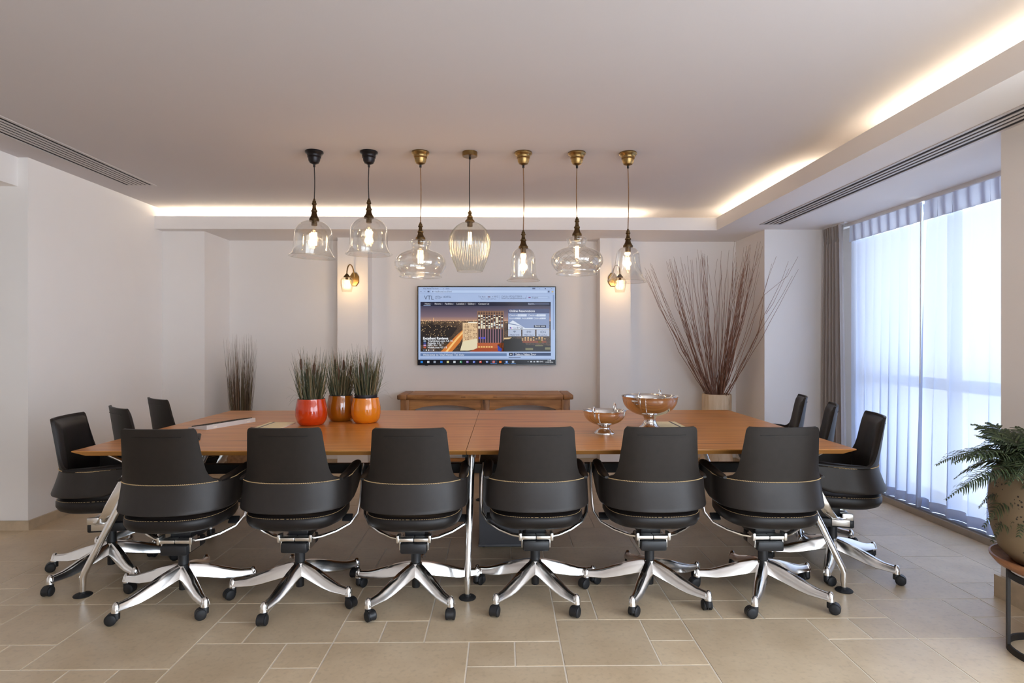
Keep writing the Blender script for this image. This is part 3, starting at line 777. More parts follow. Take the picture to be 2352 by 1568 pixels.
# ------------------------------------------------------------------ oak console against the back wall
def make_console():
    x0, x1, yf, yb = -1.062, 0.704, 5.925, 6.425
    ox, oy = (x0 + x1) / 2, (yf + yb) / 2
    t = thing('oak_console', 'rustic oak console table with arched apron below the television', 'console table', (ox, oy, 0))
    hx, hy = (x1 - x0) / 2, (yb - yf) / 2
    rnd = random.Random(3)
    # planked top: three long boards between two end boards
    for k in range(3):
        ya, yb2 = -hy + k * 2 * hy / 3, -hy + (k + 1) * 2 * hy / 3
        MB().add(cbox(-hx + 0.10, hx - 0.10, ya + 0.0006, yb2 - 0.0006, 0.752, 0.802, 0.010)).build('top_board', M_CONSOLE, t, smooth=40)
    for s in (-1, 1):
        MB().add(cbox(min(s * hx, s * (hx - 0.0993)), max(s * hx, s * (hx - 0.0993)), -hy, hy, 0.752, 0.802, 0.012)).build('end_board', M_CONSOLE_V, t, smooth=40)
    for x in (-0.55, -0.22, 0.10, 0.42):
        MB().add(cbox(x - 0.022, x + 0.022, -hy - 0.0015, -hy + 0.004, 0.772, 0.787, 0.001)).build('peg', M_CONSOLE_V, t)
    lw = 0.085
    for xc in (-hx + 0.032 + lw / 2, 0.0, hx - 0.032 - lw / 2):
        for y in (-hy + 0.02, hy - 0.02 - lw):
            MB().add(cbox(xc - lw / 2, xc + lw / 2, y, y + lw, 0.0, 0.7522, 0.005)).build('leg', M_CONSOLE_V, t, smooth=40)
    # arched aprons
    for a, b in ((-hx + 0.032 + lw, -lw / 2), (lw / 2, hx - 0.032 - lw)):
        n = 20; front = []; mb = MB()
        for y in (-hy + 0.036, -hy + 0.062):
            for i in range(n + 1):
                s = i / n; x = a + (b - a) * s
                zb = 0.622 + 0.072 * max(0, 1 - (abs(s - 0.5) / 0.46) ** 2) ** 0.5
                front += [(x, y, 0.752), (x, y, zb)]
        f = []; o = 2 * (n + 1)
        for i in range(n):
            p = 2 * i
            f += [(p, p + 1, p + 3, p + 2), (o + p, o + p + 2, o + p + 3, o + p + 1), (p + 1, o + p + 1, o + p + 3, p + 3), (p, p + 2, o + p + 2, o + p)]
        mb.add((front, f)).build('arched_apron', M_CONSOLE, t, smooth=40)
    for s in (-1, 1):
        xx = s * (hx - 0.032 - lw / 2)
        MB().add(cbox(xx - 0.015, xx + 0.015, -hy + 0.02 + lw, hy - 0.02 - lw, 0.64, 0.75, 0.003)).build('side_rail', M_CONSOLE_V, t, smooth=40)
    MB().add(cbox(-hx + 0.04, hx - 0.04, -hy + 0.03, hy - 0.03, 0.128, 0.160, 0.005)).build('lower_shelf', M_CONSOLE, t, smooth=40)
make_console()
def make_box():
    t = thing('storage_box', 'white storage box with a slot handle on the low console shelf', 'box', (-0.44, 6.10, 0.1605))
    MB().add(cbox(-0.20, 0.16, -0.12, 0.12, 0.0, 0.055, 0.004)).build('body', M_WHITEP, t, smooth=40)
    MB().add(box(-0.04, 0.045, -0.128, -0.1202, 0.018, 0.023)).add(box(-0.04, 0.045, -0.128, -0.1202, 0.042, 0.046)).add(box(-0.04, -0.035, -0.128, -0.1202, 0.023, 0.042)).add(box(0.04, 0.045, -0.128, -0.1202, 0.023, 0.042)).build('handle', M_SATIN, t, smooth=40)
    MB().add(cbox(-0.203, 0.163, -0.123, 0.123, 0.0552, 0.075, 0.004)).build('lid', M_WHITEP, t, smooth=40)
make_box()
# ------------------------------------------------------------------ pendant lamps
PY = 4.088
def bulb(t, z, kind, warm=(1.0, 0.66, 0.34), watts=0.9):
    """z: underside of the socket. kind: 'globe' or 'tube'"""
    b = MB()
    if kind == 'globe':
        prof = [(0.013, z), (0.014, z - 0.018), (0.022, z - 0.034)]
        R, zc = 0.060, z - 0.088
        for k in range(3, 19):
            a = PI * k / 18
            if a < math.radians(32): continue
            prof.append((R * math.sin(a) + 0.0002, zc + R * math.cos(a)))
        fz0, fz1, fr, nf = zc - 0.045, zc + 0.042, 0.017, 8
        capz = z
    else:
        prof = [(0.013, z), (0.0135, z - 0.012), (0.017, z - 0.026), (0.0185, z - 0.05), (0.0185, z - 0.125), (0.015, z - 0.138), (0.007, z - 0.147), (0.0002, z - 0.150)]
        fz0, fz1, fr, nf = z - 0.122, z - 0.040, 0.0105, 6
    g = b.add(lathe(prof, 24)).build('bulb', M_BULB, t, smooth=60)
    mb = MB()
    for k in range(nf):
        a = 2 * PI * k / nf
        mb.add(tube([(fr * math.cos(a), fr * math.sin(a), fz0), (fr * math.cos(a), fr * math.sin(a), fz1)], 0.0015, 6))
    mb.build('filament', M_FILAMENT, g)
    MB().add(tube([(0, 0, fz0 - 0.004), (0, 0, z)], 0.0022, 6)).build('filament_post', M_BULB, g)
    l = bpy.data.lights.new('bulb_light', 'POINT'); l.energy = watts; l.color = warm; l.shadow_soft_size = 0.03
    o = bpy.data.objects.new('bulb_light', l); COL.objects.link(o); o.parent = t; o.location = (0, 0, (fz0 + fz1) / 2)
def holder_prof(z1, z0, wide=0.034):
    """turned lamp holder between z1 (top) and z0 (bottom)"""
    h = z1 - z0
    P = [(0.0, 1.0), (0.006, 1.0), (0.0075, 0.93), (0.012, 0.90), (0.013, 0.82), (0.0165, 0.79), (0.0165, 0.75), (0.011, 0.71), (0.012, 0.62), (0.015, 0.52), (0.021, 0.47), (0.021, 0.42), (0.017, 0.39), (0.021, 0.26), (0.029, 0.14), (0.033, 0.11), (0.034, 0.0), (0.0, 0.0)]
    return [(r * wide / 0.034, z0 + h * k) for r, k in P]
def pendant(label, x, zh1, zh0, shade_prof, canopy, cord, metal, bulbkind, tilt=0.0, ribs=None, n=48, glass=None, cut=False, flat=False, cm=None):
    t = thing('pendant_lamp', label, 'pendant lamp', (x, PY, 0), group='row of glass pendant lamps over the table')
    if flat: cp = [(0.0, ZC), (0.052, ZC), (0.052, ZC - 0.028), (0.049, ZC - 0.031), (0.0, ZC - 0.031)]
    else: cp = [(0.0, ZC), (0.060, ZC), (0.062, ZC - 0.008), (0.058, ZC - 0.016), (0.050, ZC - 0.022), (0.045, ZC - 0.036), (0.046, ZC - 0.042), (0.041, ZC - 0.045), (0.038, ZC - 0.066), (0.030, ZC - 0.080), (0.012, ZC - 0.088), (0.0, ZC - 0.089)]
    zc = cp[-1][1]
    MB().add(lathe(cp, 36)).build('ceiling_rose', cm or canopy, t, smooth=35)
    MB().add(lathe([(0.0, zc), (0.0075, zc), (0.0075, zc - 0.018), (0.0, zc - 0.018)], 12)).build('cord_grip', M_CORD_B, t)
    lean = (0.004 * math.sin(x * 9), 0.0)
    P = [(lean[0] * math.sin(PI * k / 10), 0, zc - 0.018 + (zh1 - zc + 0.018) * k / 10) for k in range(11)]
    MB().add(tube(P, 0.0032, 8)).build('cord', cord, t)
    hold = thing('holder_pivot', '', '', (0, 0, 0)) if False else None
    MB().add(lathe(holder_prof(zh1, zh0), 28)).build('lamp_holder', metal, t, smooth=35)
    MB().add(lathe([(0.0, zh0), (0.019, zh0), (0.019, zh0 - 0.030), (0.0, zh0 - 0.030)], 18)).build('socket', M_BRASS_DK, t, smooth=40)
    sh = MB().add(shell_lathe(shade_prof, 0.0022, n, ribs=ribs)).build('glass_shade', glass or M_GLASS, t, smooth=70)
    r, z = shade_prof[-1]
    rim = MB().add(lathe([(r + 0.0025 * math.cos(a), z + 0.0025 * math.sin(a)) for a in np.linspace(0, 2 * PI, 9)[:-1]], n, closed=True)).build('rim', glass or M_GLASS_RIB, sh, smooth=70)
    if tilt:
        for o in (sh,):
            M = Matrix.Translation((0, 0, zh0)) @ Matrix.Rotation(tilt, 4, 'Y') @ Matrix.Translation((0, 0, -zh0))
            o.matrix_local = M
    if cut:
        mb = MB()
        zz = [p[1] for p in shade_prof]; rr = [p[0] for p in shade_prof]
        def pt(a, z): 
            r = interp(z, zz[::-1], rr[::-1]) + 0.0012
            return (r * math.cos(a), r * math.sin(a), z)
        for k in range(22):
            for s in (-1, 1):
                a0 = 2 * PI * k / 22
                mb.add(tube([pt(a0 + s * q * 2 * PI / 22 * 2.2, 1.945 - 0.085 * q) for q in np.linspace(0, 1, 8)], 0.0016, 4))
        mb.build('cut_pattern', M_GLASS_RIB, sh, smooth=60)
    bulb(t, zh0 - 0.030, bulbkind)
    return t
def arc(r0, z0, r1, z1, n=8):   # quarter-ellipse shoulder from (r0,z0) on the axis side out to (r1,z1)
    return [(r0 + (r1 - r0) * math.sin(PI / 2 * k / n), z1 + (z0 - z1) * math.cos(PI / 2 * k / n)) for k in range(n + 1)]
def bell(z0, z1, r, rim, top=0.030):
    h = z0 - z1
    return arc(top, z0, r, z0 - h * 0.42, 10) + [(r * 1.008, z0 - h * 0.55), (r * 1.015, z0 - h * 0.72), (r * 1.03, z0 - h * 0.82), (r + (rim - r) * 0.30, z0 - h * 0.90), (r + (rim - r) * 0.66, z0 - h * 0.96), (rim, z1)]
g1 = 'clear glass bell pendant with '
pendant('clear bell-shaped glass pendant on a black cord, leftmost of the row', -1.298, 2.315, 2.160, bell(2.161, 1.915, 0.128, 0.158), M_DKCANOPY, M_CORD_B, M_BRASS_DK, 'globe', tilt=0.045)
pendant('clear bell-shaped glass pendant on a black cord, second from the left', -0.924, 2.318, 2.181, bell(2.182, 1.935, 0.128, 0.158), M_DKCANOPY, M_CORD_B, M_BRASS_DK, 'globe')
onion = lambda z: [(0.034, z), (0.060, z - 0.004), (0.074, z - 0.016), (0.072, z - 0.028), (0.062, z - 0.046), (0.059, z - 0.060), (0.066, z - 0.072), (0.092, z - 0.080), (0.125, z - 0.092), (0.155, z - 0.112), (0.172, z - 0.138), (0.178, z - 0.163), (0.174, z - 0.190), (0.160, z - 0.215), (0.146, z - 0.230), (0.139, z - 0.237), (0.139, z - 0.246), (0.143, z - 0.256)]
pendant('plain onion-shaped clear glass pendant with a brass gallery, third from the left', -0.570, 2.155, 2.036, onion(2.036), M_BRASS, M_CORD_T, M_BRASS_DK, 'globe')
ribf = lambda a, r, z: r * (1 + 0.030 * math.cos(30 * (a + (2.0 - z) * 0.35)))
pendant('ribbed glass pendant tapering downwards, with a flat brass ceiling rose', -0.230, 2.238, 2.158,
        [(0.034, 2.158), (0.058, 2.150), (0.088, 2.132), (0.116, 2.102), (0.134, 2.070), (0.143, 2.036), (0.144, 2.006), (0.139, 1.970), (0.129, 1.930), (0.114, 1.885), (0.099, 1.848), (0.086, 1.818)],
        M_BRASS, M_CORD_B, M_BRASS, 'tube', ribs=ribf, n=204, glass=M_GLASS_RIB, flat=True)
pendant('small narrow clear glass bell pendant above the television', 0.139, 2.103, 1.976, bell(1.977, 1.756, 0.088, 0.114), M_BRASS, M_CORD_T, M_BRASS_DK, 'tube')
pendant('onion-shaped glass pendant cut with a diamond lattice', 0.510, 2.195, 2.065, onion(2.058), M_BRASS, M_CORD_T, M_BRASS_DK, 'tube', cut=True)
pendant('flared glass bell pendant, rightmost of the row', 0.864, 2.114, 1.986, arc(0.030, 1.986, 0.083, 1.915, 8) + [(0.086, 1.885), (0.092, 1.850), (0.100, 1.815), (0.112, 1.783), (0.128, 1.760), (0.137, 1.750)], M_BRASS, M_CORD_T, M_BRASS_DK, 'tube', tilt=0.03)

# ------------------------------------------------------------------ wall sconces
def sconce(label, px, pz, sx, lean):
    """plate centre at (px, pilaster face, pz); shade hangs at x = sx in front of it"""
    t = thing('wall_sconce', label, 'wall lamp', (px, 6.236, pz), group='brass wall lamps on the pilasters')
    oct_ = [(0.062 * math.cos(PI / 8 + k * PI / 4) * 0.85, 0.078 * math.sin(PI / 8 + k * PI / 4)) for k in range(8)]
    rings = [[(a * s, y, b * s) for a, b in oct_] for s, y in ((1.0, 0.0), (1.0, -0.010), (0.90, -0.018))]
    MB().add(loft(rings)).build('wall_plate', M_BRASS, t, smooth=20)
    dx = sx - px; D = -0.19
    P = []
    for k in range(13):
        a = PI * k / 12
        P.append((dx * (1 - math.cos(a)) / 2, -0.012 + (D + 0.012) * (1 - math.cos(a)) / 2, 0.02 + 0.115 * math.sin(a) + 0.015 * k / 12))
    P = [(0, -0.010, -0.02), (0, -0.012, 0.0)] + P
    MB().add(tube(P, 0.0062, 10)).build('swan_arm', M_BRASS, t, smooth=60)
    z1 = P[-1][2]
    c = MB().add(lathe([(0.0, z1 + 0.006), (0.010, z1 + 0.004), (0.018, z1 - 0.008), (0.030, z1 - 0.020), (0.034, z1 - 0.032), (0.0, z1 - 0.032)], 24, dx, D)).build('gallery', M_BRASS_DK, t, smooth=40)
    z0 = z1 - 0.030
    MB().add(shell_lathe([(0.032, z0), (0.050, z0 - 0.010), (0.063, z0 - 0.032), (0.065, z0 - 0.055), (0.060, z0 - 0.092), (0.052, z0 - 0.130), (0.046, z0 - 0.152)], 0.002, 96, cx=dx, cy=D, ribs=lambda a, r, z: r * (1 + 0.02 * math.cos(24 * a)))).build('glass_shade', M_GLASS_RIB, t, smooth=60)
    MB().add(lathe([(0.0, z0), (0.014, z0), (0.014, z0 - 0.024), (0, z0 - 0.024)], 14, dx, D)).build('socket', M_BRASS_DK, t)
    MB().add(lathe([(0.011, z0 - 0.024), (0.016, z0 - 0.04), (0.017, z0 - 0.085), (0.010, z0 - 0.103), (0.0003, z0 - 0.106)], 16, dx, D)).build('bulb', M_BULB, t, smooth=60)
    mb = MB()
    for k in range(5):
        a = 2 * PI * k / 5
        mb.add(tube([(dx + 0.009 * math.cos(a), D + 0.009 * math.sin(a), z0 - 0.090), (dx + 0.009 * math.cos(a), D + 0.009 * math.sin(a), z0 - 0.036)], 0.0022, 6))
    mb.build('filament', M_FILAMENT, t)
    l = bpy.data.lights.new('bulb_light', 'POINT'); l.energy = 1.7; l.color = (1.0, 0.66, 0.34); l.shadow_soft_size = 0.025
    o = bpy.data.objects.new('bulb_light', l); COL.objects.link(o); o.parent = t; o.location = (dx, D, z0 - 0.065)
sconce('brass wall lamp with ribbed shade on the left pilaster', -1.560, 1.985, -1.590, -1)
sconce('brass wall lamp on the right pilaster, behind the rightmost pendant', 1.155, 1.985, 1.195, 1)
# ------------------------------------------------------------------ potted grasses on the table
def blade(mb, base, tip, width, bend, n=5):
    b, t = Vector(base), Vector(tip); d = t - b
    side = Vector((-d.y, d.x, 0)); side = side.normalized() if side.length > 1e-4 else Vector((1, 0, 0))
    a = random.Random(hash((round(base[0], 4), round(tip[1], 4)))).uniform(0, PI)
    side = Vector((math.cos(a), math.sin(a), 0))
    v = []; f = []
    for i in range(n + 1):
        s = i / n
        p = b + d * s + Vector(bend) * (4 * s * (1 - s))
        w = width * (1 - s ** 1.6) + 0.0003
        v += [tuple(p - side * w), tuple(p + side * w)]
        if i: f.append((2 * i - 2, 2 * i - 1, 2 * i + 1, 2 * i))
    mb.add((v, f))
def potted_grass(label, x, y, rmax, zt, mat, seed, inner=False, rimshow=0.0, ztip=1.27, glass=False):
    t = thing('potted_grass', label, 'potted plant', (x, y, TZ), group='potted grasses on the table')
    h = zt - TZ
    prof = [(0.0, 0.0), (rmax * 0.62, 0.0), (rmax * 0.78, 0.006), (rmax * 0.93, h * 0.17), (rmax * 0.995, h * 0.36), (rmax, h * 0.48), (rmax * 0.985, h * 0.62), (rmax * 0.93, h * 0.82), (rmax * 0.88, h * 0.94), (rmax * 0.87, h), (rmax * 0.845, h), (rmax * 0.85, h * 0.94), (rmax * 0.90, h * 0.80), (rmax * 0.95, h * 0.5), (rmax * 0.88, h * 0.16), (rmax * 0.6, 0.012), (0.0, 0.012)]
    MB().add(lathe(prof, 48)).build('pot', mat, t, smooth=50)
    rt = rmax * 0.80
    ri = rt * 0.98
    zi = h + rimshow
    MB().add(lathe([(0.0, 0.035), (ri * 0.72, 0.035), (ri * 0.97, zi - 0.012), (ri * 1.0, zi - 0.012), (ri * 1.0, zi), (ri * 0.94, zi), (ri * 0.90, zi - 0.03), (0.0, zi - 0.03)], 36)).build('liner_pot', M_INNER, t, smooth=40)
    rnd = random.Random(seed); mb = MB()
    z0 = zi - 0.035
    for k in range(320):
        a = rnd.uniform(0, 2 * PI); r = rt * 0.82 * rnd.random() ** 0.5
        sp = rnd.gauss(0, 1)
        L = rnd.uniform(0.14, 0.36) * (1.0 if rnd.random() < 0.75 else 1.12)
        out = r / rt * 0.060 + abs(rnd.gauss(0, 0.02))
        a2 = a + rnd.gauss(0, 0.5)
        tip = (r * math.cos(a) + out * math.cos(a2), r * math.sin(a) + out * math.sin(a2), z0 + L)
        blade(mb, (r * math.cos(a), r * math.sin(a), z0), tip, rnd.uniform(0.0014, 0.0030), (rnd.gauss(0, 0.006), rnd.gauss(0, 0.006), 0))
    for k in range(26):     # stray arching blades
        a = rnd.uniform(0, 2 * PI); r = rt * 0.7; o = rnd.uniform(0.08, 0.17)
        tip = (r * math.cos(a) + o * math.cos(a), r * math.sin(a) + o * math.sin(a), z0 + rnd.uniform(-0.02, 0.16))
        blade(mb, (r * math.cos(a) * 0.8, r * math.sin(a) * 0.8, z0), tip, 0.0012, (0, 0, rnd.uniform(0.03, 0.075)), 9)
    g = mb.build('grass_blades', M_GRASS, t, smooth=None); g['kind'] = 'stuff'
    ncat = 5
    for k in range(ncat):
        a = 2 * PI * k / ncat + rnd.uniform(-0.5, 0.5); r = rt * rnd.uniform(0.1, 0.6)
        bx, by = r * math.cos(a), r * math.sin(a)
        dx, dy = 0.05 * math.cos(a) * rnd.random(), 0.05 * math.sin(a) * rnd.random()
        zc = z0 + rnd.uniform(0.20, 0.29)
        s = MB().add(tube([(bx, by, z0), (bx + dx * 0.6, by + dy * 0.6, zc), (bx + dx * 0.8, by + dy * 0.8, zc + 0.028), (bx + dx * 1.5, by + dy * 1.5, zc + 0.09)], [0.0022, 0.0018, 0.0016, 0.0005], 6)).build('cattail', M_STEM, t)
        A = Vector((bx + dx * 0.6, by + dy * 0.6, zc - 0.055)); Bv = Vector((bx + dx * 0.8, by + dy * 0.8, zc + 0.028))
        P = [A + (Bv - A) * q for q in (0, 0.08, 0.2, 0.5, 0.8, 0.93, 1.0)]
        MB().add(tube(P, [0.0012, 0.0058, 0.0076, 0.0080, 0.0074, 0.0056, 0.0012], 10)).build('seed_head', M_CATTAIL, s, smooth=60)
    return t
potted_grass('glossy red pot of cattail grass on the table', -1.338, 4.15, 0.107, 0.937, M_RED, 1)
potted_grass('translucent amber glass pot of cattail grass behind the red and orange pots', -1.190, 4.365, 0.101, 0.941, M_AMBER, 2, glass=True, rimshow=0.004)
potted_grass('glossy orange pot of cattail grass, right of the three pots', -0.985, 4.265, 0.104, 0.934, M_ORANGE, 3, rimshow=0.022)

# ------------------------------------------------------------------ silver bowls
def silver_bowl(label, x, y, R, zr, zb, foot, rz):
    t = thing('silver_bowl', label, 'bowl', (x, y, TZ), rz, group='silver pedestal bowls on the table')
    a, b = zr - TZ, zb - TZ
    outer = []
    for k in range(13):
        q = PI / 2 * k / 12
        outer.append((max(0.02, R * 0.97 * math.sin(q) ** 0.9), a - (a - b) * math.cos(q) ** 0.92))
    outer[-1] = (R * 0.965, a - 0.006)
    prof = outer + [(R, a), (R * 1.0, a + 0.003), (R * 0.955, a - 0.003)] + [(max(0.0, r - 0.006), z + 0.004) for r, z in outer[::-1][1:]]
    prof[-1] = (0.0, prof[-1][1])
    prof = [(0.0, b)] + prof
    bowl = MB().add(lathe(prof, 64)).build('basin', M_SILVER, t, smooth=50)
    MB().add(lathe([(0.0, 0.0), (foot, 0.0), (foot * 1.0, 0.005), (foot * 0.93, 0.009), (foot * 0.72, 0.022), (foot * 0.55, b * 0.55), (foot * 0.50, b * 0.75), (foot * 0.58, b * 0.95), (foot * 0.66, b + 0.004), (0.0, b + 0.004)], 40)).build('pedestal', M_SILVER, t, smooth=50)
    for s in (-1, 1):
        h_ = a - b
        P = [(s * r * R, 0.0, z) for r, z in ((0.70, a - 0.72 * h_), (0.82, a - 0.60 * h_), (0.945, a - 0.40 * h_), (1.03, a - 0.15 * h_), (1.075, a + 0.008), (1.06, a + 0.026), (1.0, a + 0.035), (0.935, a + 0.028), (0.905, a + 0.010), (0.915, a - 0.006), (0.95, a - 0.010))]
        h = MB().add(tube(P, [0.003, 0.004, 0.0048, 0.0052, 0.0055, 0.0055, 0.0055, 0.005, 0.0045, 0.004, 0.003], 10)).build('handle', M_SILVER, t, smooth=60)
        mb = MB()
        for k in range(9):
            zz = a - 0.012 - R * 0.055 * k
            rr = R * 0.985 * math.sin(math.acos(max(-1, min(1, (a - zz) / (a - b) * 0.985)))) ** 0.9 + 0.004
            mb.add(lathe([(0.0, zz + 0.004), (0.0032, zz), (0.0, zz - 0.004)], 8, s * rr * math.cos(0.22), rr * math.sin(-0.22)))
        mb.build('bead_drop', M_SILVER, h, smooth=60)
silver_bowl('large silver pedestal bowl on the table', 0.980, 3.945, 0.188, 0.969, 0.838, 0.074, math.radians(55))
silver_bowl('small silver pedestal bowl, left of the large bowl', 0.640, 3.735, 0.137, 0.897, 0.806, 0.064, math.radians(52))

# ------------------------------------------------------------------ keyboard, cards, small case on the table
def make_keyboard():
    p1, p2 = Vector((-1.945, 3.915)), Vector((-1.790, 4.305))
    d = p2 - p1; ang = math.atan2(d.y, d.x); L = d.length; Wk = 0.165
    t = thing('computer_keyboard', 'white computer keyboard with dark keys at the left of the table', 'keyboard', (p1.x, p1.y, TZ), ang)
    prof = [(0, 0.0), (0, 0.026), (0.006, 0.029), (Wk - 0.01, 0.010), (Wk, 0.006), (Wk, 0.0)]
    rings = [[(x, y, z) for y, z in prof] for x in (0.0, L)]
    MB().add(loft(rings)).build('housing', M_WHITEP, t, smooth=30)
    mb = MB(); sl = (0.029 - 0.010) / (Wk - 0.016)
    for r in range(6):
        n = 17
        for k in range(n):
            x0 = 0.012 + (L - 0.024) * k / n; x1 = x0 + (L - 0.024) / n - 0.003
            y0 = 0.014 + 0.0235 * r; y1 = y0 + 0.019
            z0, z1 = 0.029 - sl * (y0 - 0.006), 0.029 - sl * (y1 - 0.006)
            v = [(x0, y0, z0), (x1, y0, z0), (x1, y1, z1), (x0, y1, z1), (x0 + 0.002, y0 + 0.002, z0 + 0.006), (x1 - 0.002, y0 + 0.002, z0 + 0.006), (x1 - 0.002, y1 - 0.003, z1 + 0.006), (x0 + 0.002, y1 - 0.003, z1 + 0.006)]
            mb.add((v, [(4, 5, 6, 7), (0, 1, 5, 4), (1, 2, 6, 5), (2, 3, 7, 6), (3, 0, 4, 7)]))
    k = mb.build('keys', M_KEYS, t, smooth=None); k['kind'] = 'stuff'
    for x in (0.05, L - 0.08):
        MB().add(box(x, x + 0.03, -0.0015, 0.0, 0.006, 0.016)).build('rear_tab', M_PAPER_E, t, smooth=None)
make_keyboard()
def card(label, pts, name='card_folder'):
    cx = sum(p[0] for p in pts) / 4; cy = sum(p[1] for p in pts) / 4
    t = thing(name, label, 'folder', (cx, cy, TZ))
    q = [(p[0] - cx, p[1] - cy) for p in pts]
    def slab(s, z0, z1, dx=0.0):
        v = [(x * s + dx, y * s, z0) for x, y in q] + [(x * s + dx, y * s, z1) for x, y in q]
        return v, [(3, 2, 1, 0), (4, 5, 6, 7), (0, 1, 5, 4), (1, 2, 6, 5), (2, 3, 7, 6), (3, 0, 4, 7)]
    obj('back_cover', *slab(1.0, 0.0, 0.004), M_PAPER_E, t)
    obj('front_cover', *slab(0.97, 0.0042, 0.0065), M_PAPER, t)
    x0 = q[0][0] * 0.78; 
    a = Vector(q[0]) * 0.97; b = Vector(q[3]) * 0.97; e = (Vector(q[1]) - Vector(q[0])) * 0.97
    v = []
    for k in (0.16, 0.22):
        v += [tuple(a + e * k) + (0.0066,), tuple(b + e * k) + (0.0066,)]
    v += [(x, y, z + 0.001) for x, y, z in v]
    obj('pencil_slot', v, [(0, 1, 3, 2), (4, 6, 7, 5), (0, 2, 6, 4), (1, 5, 7, 3), (0, 4, 5, 1), (2, 3, 7, 6)], M_GREYBOX, t)
card('cream card folder on the table left of the red pot', [(-1.665, 3.925), (-1.475, 3.925), (-1.475, 4.235), (-1.665, 4.245)])
card('cream card folder on the table right of the large silver bowl', [(1.232, 3.90), (1.02, 3.90), (1.015, 4.235), (1.232, 4.235)])
def make_case():
    t = thing('small_case', 'small black case on the table beside the keyboard', 'case', (-1.885, 3.575, TZ), math.radians(25))
    MB().add(cbox(-0.065, 0.065, -0.11, 0.11, 0.0, 0.008, 0.003)).build('body', M_BLACK, t, smooth=40)
    MB().add(cbox(-0.061, 0.061, -0.106, 0.106, 0.0082, 0.012, 0.0015)).build('lid', M_RUBBER, t, smooth=40)
make_case()

# ------------------------------------------------------------------ log vase with twigs
LX, LY = 2.225, 6.14
def make_log():
    rnd = random.Random(8)
    t = thing('log_vase', 'pale hollow log vase standing in the back right corner', 'vase', (LX, LY, 0))
    v = []; f = []; n = 40
    def rad(a, z): return 0.146 * (1 + 0.025 * math.sin(2 * a + 1) + 0.018 * math.sin(5 * a + 2 * z) + (0.12 * math.exp(-((z - 0.06) / 0.12) ** 2)))
    zs = [0.0, 0.02, 0.08, 0.18, 0.3, 0.45, 0.6, 0.72, 0.78, 0.79]
    for z in zs:
        k = 0.97 if z in (0.0, 0.79) else 1.0
        for i in range(n):
            a = 2 * PI * i / n; r = rad(a, z) * k
            v.append((r * math.cos(a), r * math.sin(a), z))
    for z, k in ((0.79, 0.86), (0.60, 0.84)):
        for i in range(n):
            a = 2 * PI * i / n; r = rad(a, 0.79) * k
            v.append((r * math.cos(a), r * math.sin(a), z))
    m = len(zs) + 2
    for j in range(m - 1):
        for i in range(n):
            i2 = (i + 1) % n; f.append((j * n + i, j * n + i2, (j + 1) * n + i2, (j + 1) * n + i))
    f.append(tuple(range(n - 1, -1, -1))); f.append(tuple((m - 1) * n + i for i in range(n)))
    obj('trunk', v, f, M_LOG, t, 40)
make_log()
TH = math.radians(0.85); CT, ST = math.cos(TH), math.sin(TH)
def aty(px, py, y):
    """scene point at depth y for a position measured in the photograph (used to read sizes off it)"""
    u, v = (px - 1176) / 1360.0, (784 - py) / 1360.0
    r = (ST + u * CT, CT - u * ST, v); k = y / r[1]
    return (r[0] * k, y, H_CAM + v * k)
def make_twigs():
    rnd = random.Random(21)
    where = ['leaning farthest left', 'in the left bundle', 'left of centre, loosely spread', 'in the upright bundle left of centre', 'in the thin middle spread', 'in the dense bundle right of centre', 'in the darkest dense bundle by the corner', 'at the right edge of the dense bundle', 'leaning farthest right over the bright pilaster']
    groups = [(1480, 1500, 598, 640, 10, 5.95, 6.2), (1530, 1560, 578, 640, 16, 5.9, 6.3), (1562, 1592, 580, 640, 9, 5.85, 6.3), (1592, 1626, 572, 600, 14, 5.85, 6.35), (1645, 1690, 548, 640, 12, 5.75, 6.35),
              (1690, 1712, 580, 640, 14, 5.75, 6.2), (1708, 1738, 560, 620, 18, 5.6, 6.1), (1738, 1756, 553, 640, 7, 5.6, 6.0), (1765, 1840, 575, 640, 7, 5.35, 5.62)]
    first = None
    for (x0, x1, y0, y1, n, ya, yb), wh in zip(groups, where):
        for k in range(n):
            tip = Vector(aty(rnd.uniform(x0, x1), rnd.uniform(y0, y1), rnd.uniform(ya, yb)))
            tip.z = min(tip.z, 2.40)
            if tip.y > 5.72: tip.x = min(tip.x, 2.52)
            a = rnd.uniform(0, 2 * PI); r = 0.09 * rnd.random() ** 0.5
            s = (tip.x - LX) / 0.75
            b = Vector((LX + 0.045 * max(-1.4, min(1.4, s)) * -0.6 + 0.02 * rnd.uniform(-1, 1), LY + 0.05 * rnd.uniform(-1, 1), 0.605))
            mid = Vector((LX + max(-0.105, min(0.105, s * 0.12)) + 0.01 * rnd.uniform(-1, 1), LY + 0.07 * rnd.uniform(-1, 1) + (tip.y - LY) * 0.12, 0.80))
            P = [b, mid]
            d = tip - mid
            curve = Vector((rnd.gauss(0, 0.02), rnd.gauss(0, 0.02), 0)) + Vector((-0.028 * s, 0, 0.02))
            for q in np.linspace(0.12, 1, 8):
                wob = Vector((rnd.gauss(0, 0.006), rnd.gauss(0, 0.006), 0)) if 0.1 < q < 0.99 else Vector()
                P.append(mid + d * q + curve * (4 * q * (1 - q)) * -1 + wob)
            for p in P:
                if p.y > 5.70: p.x = min(p.x, 2.53)
            rad = [0.0036, 0.0035] + list(np.linspace(0.0033, 0.0011, 8))
            o = MB().add(tube(P, rad, 5)).build('twig', M_TWIG, None, smooth=60)
            tag(o, 'thin brown twig in the log vase, ' + wh, 'twig', 'bare twigs in the log vase')
make_twigs()

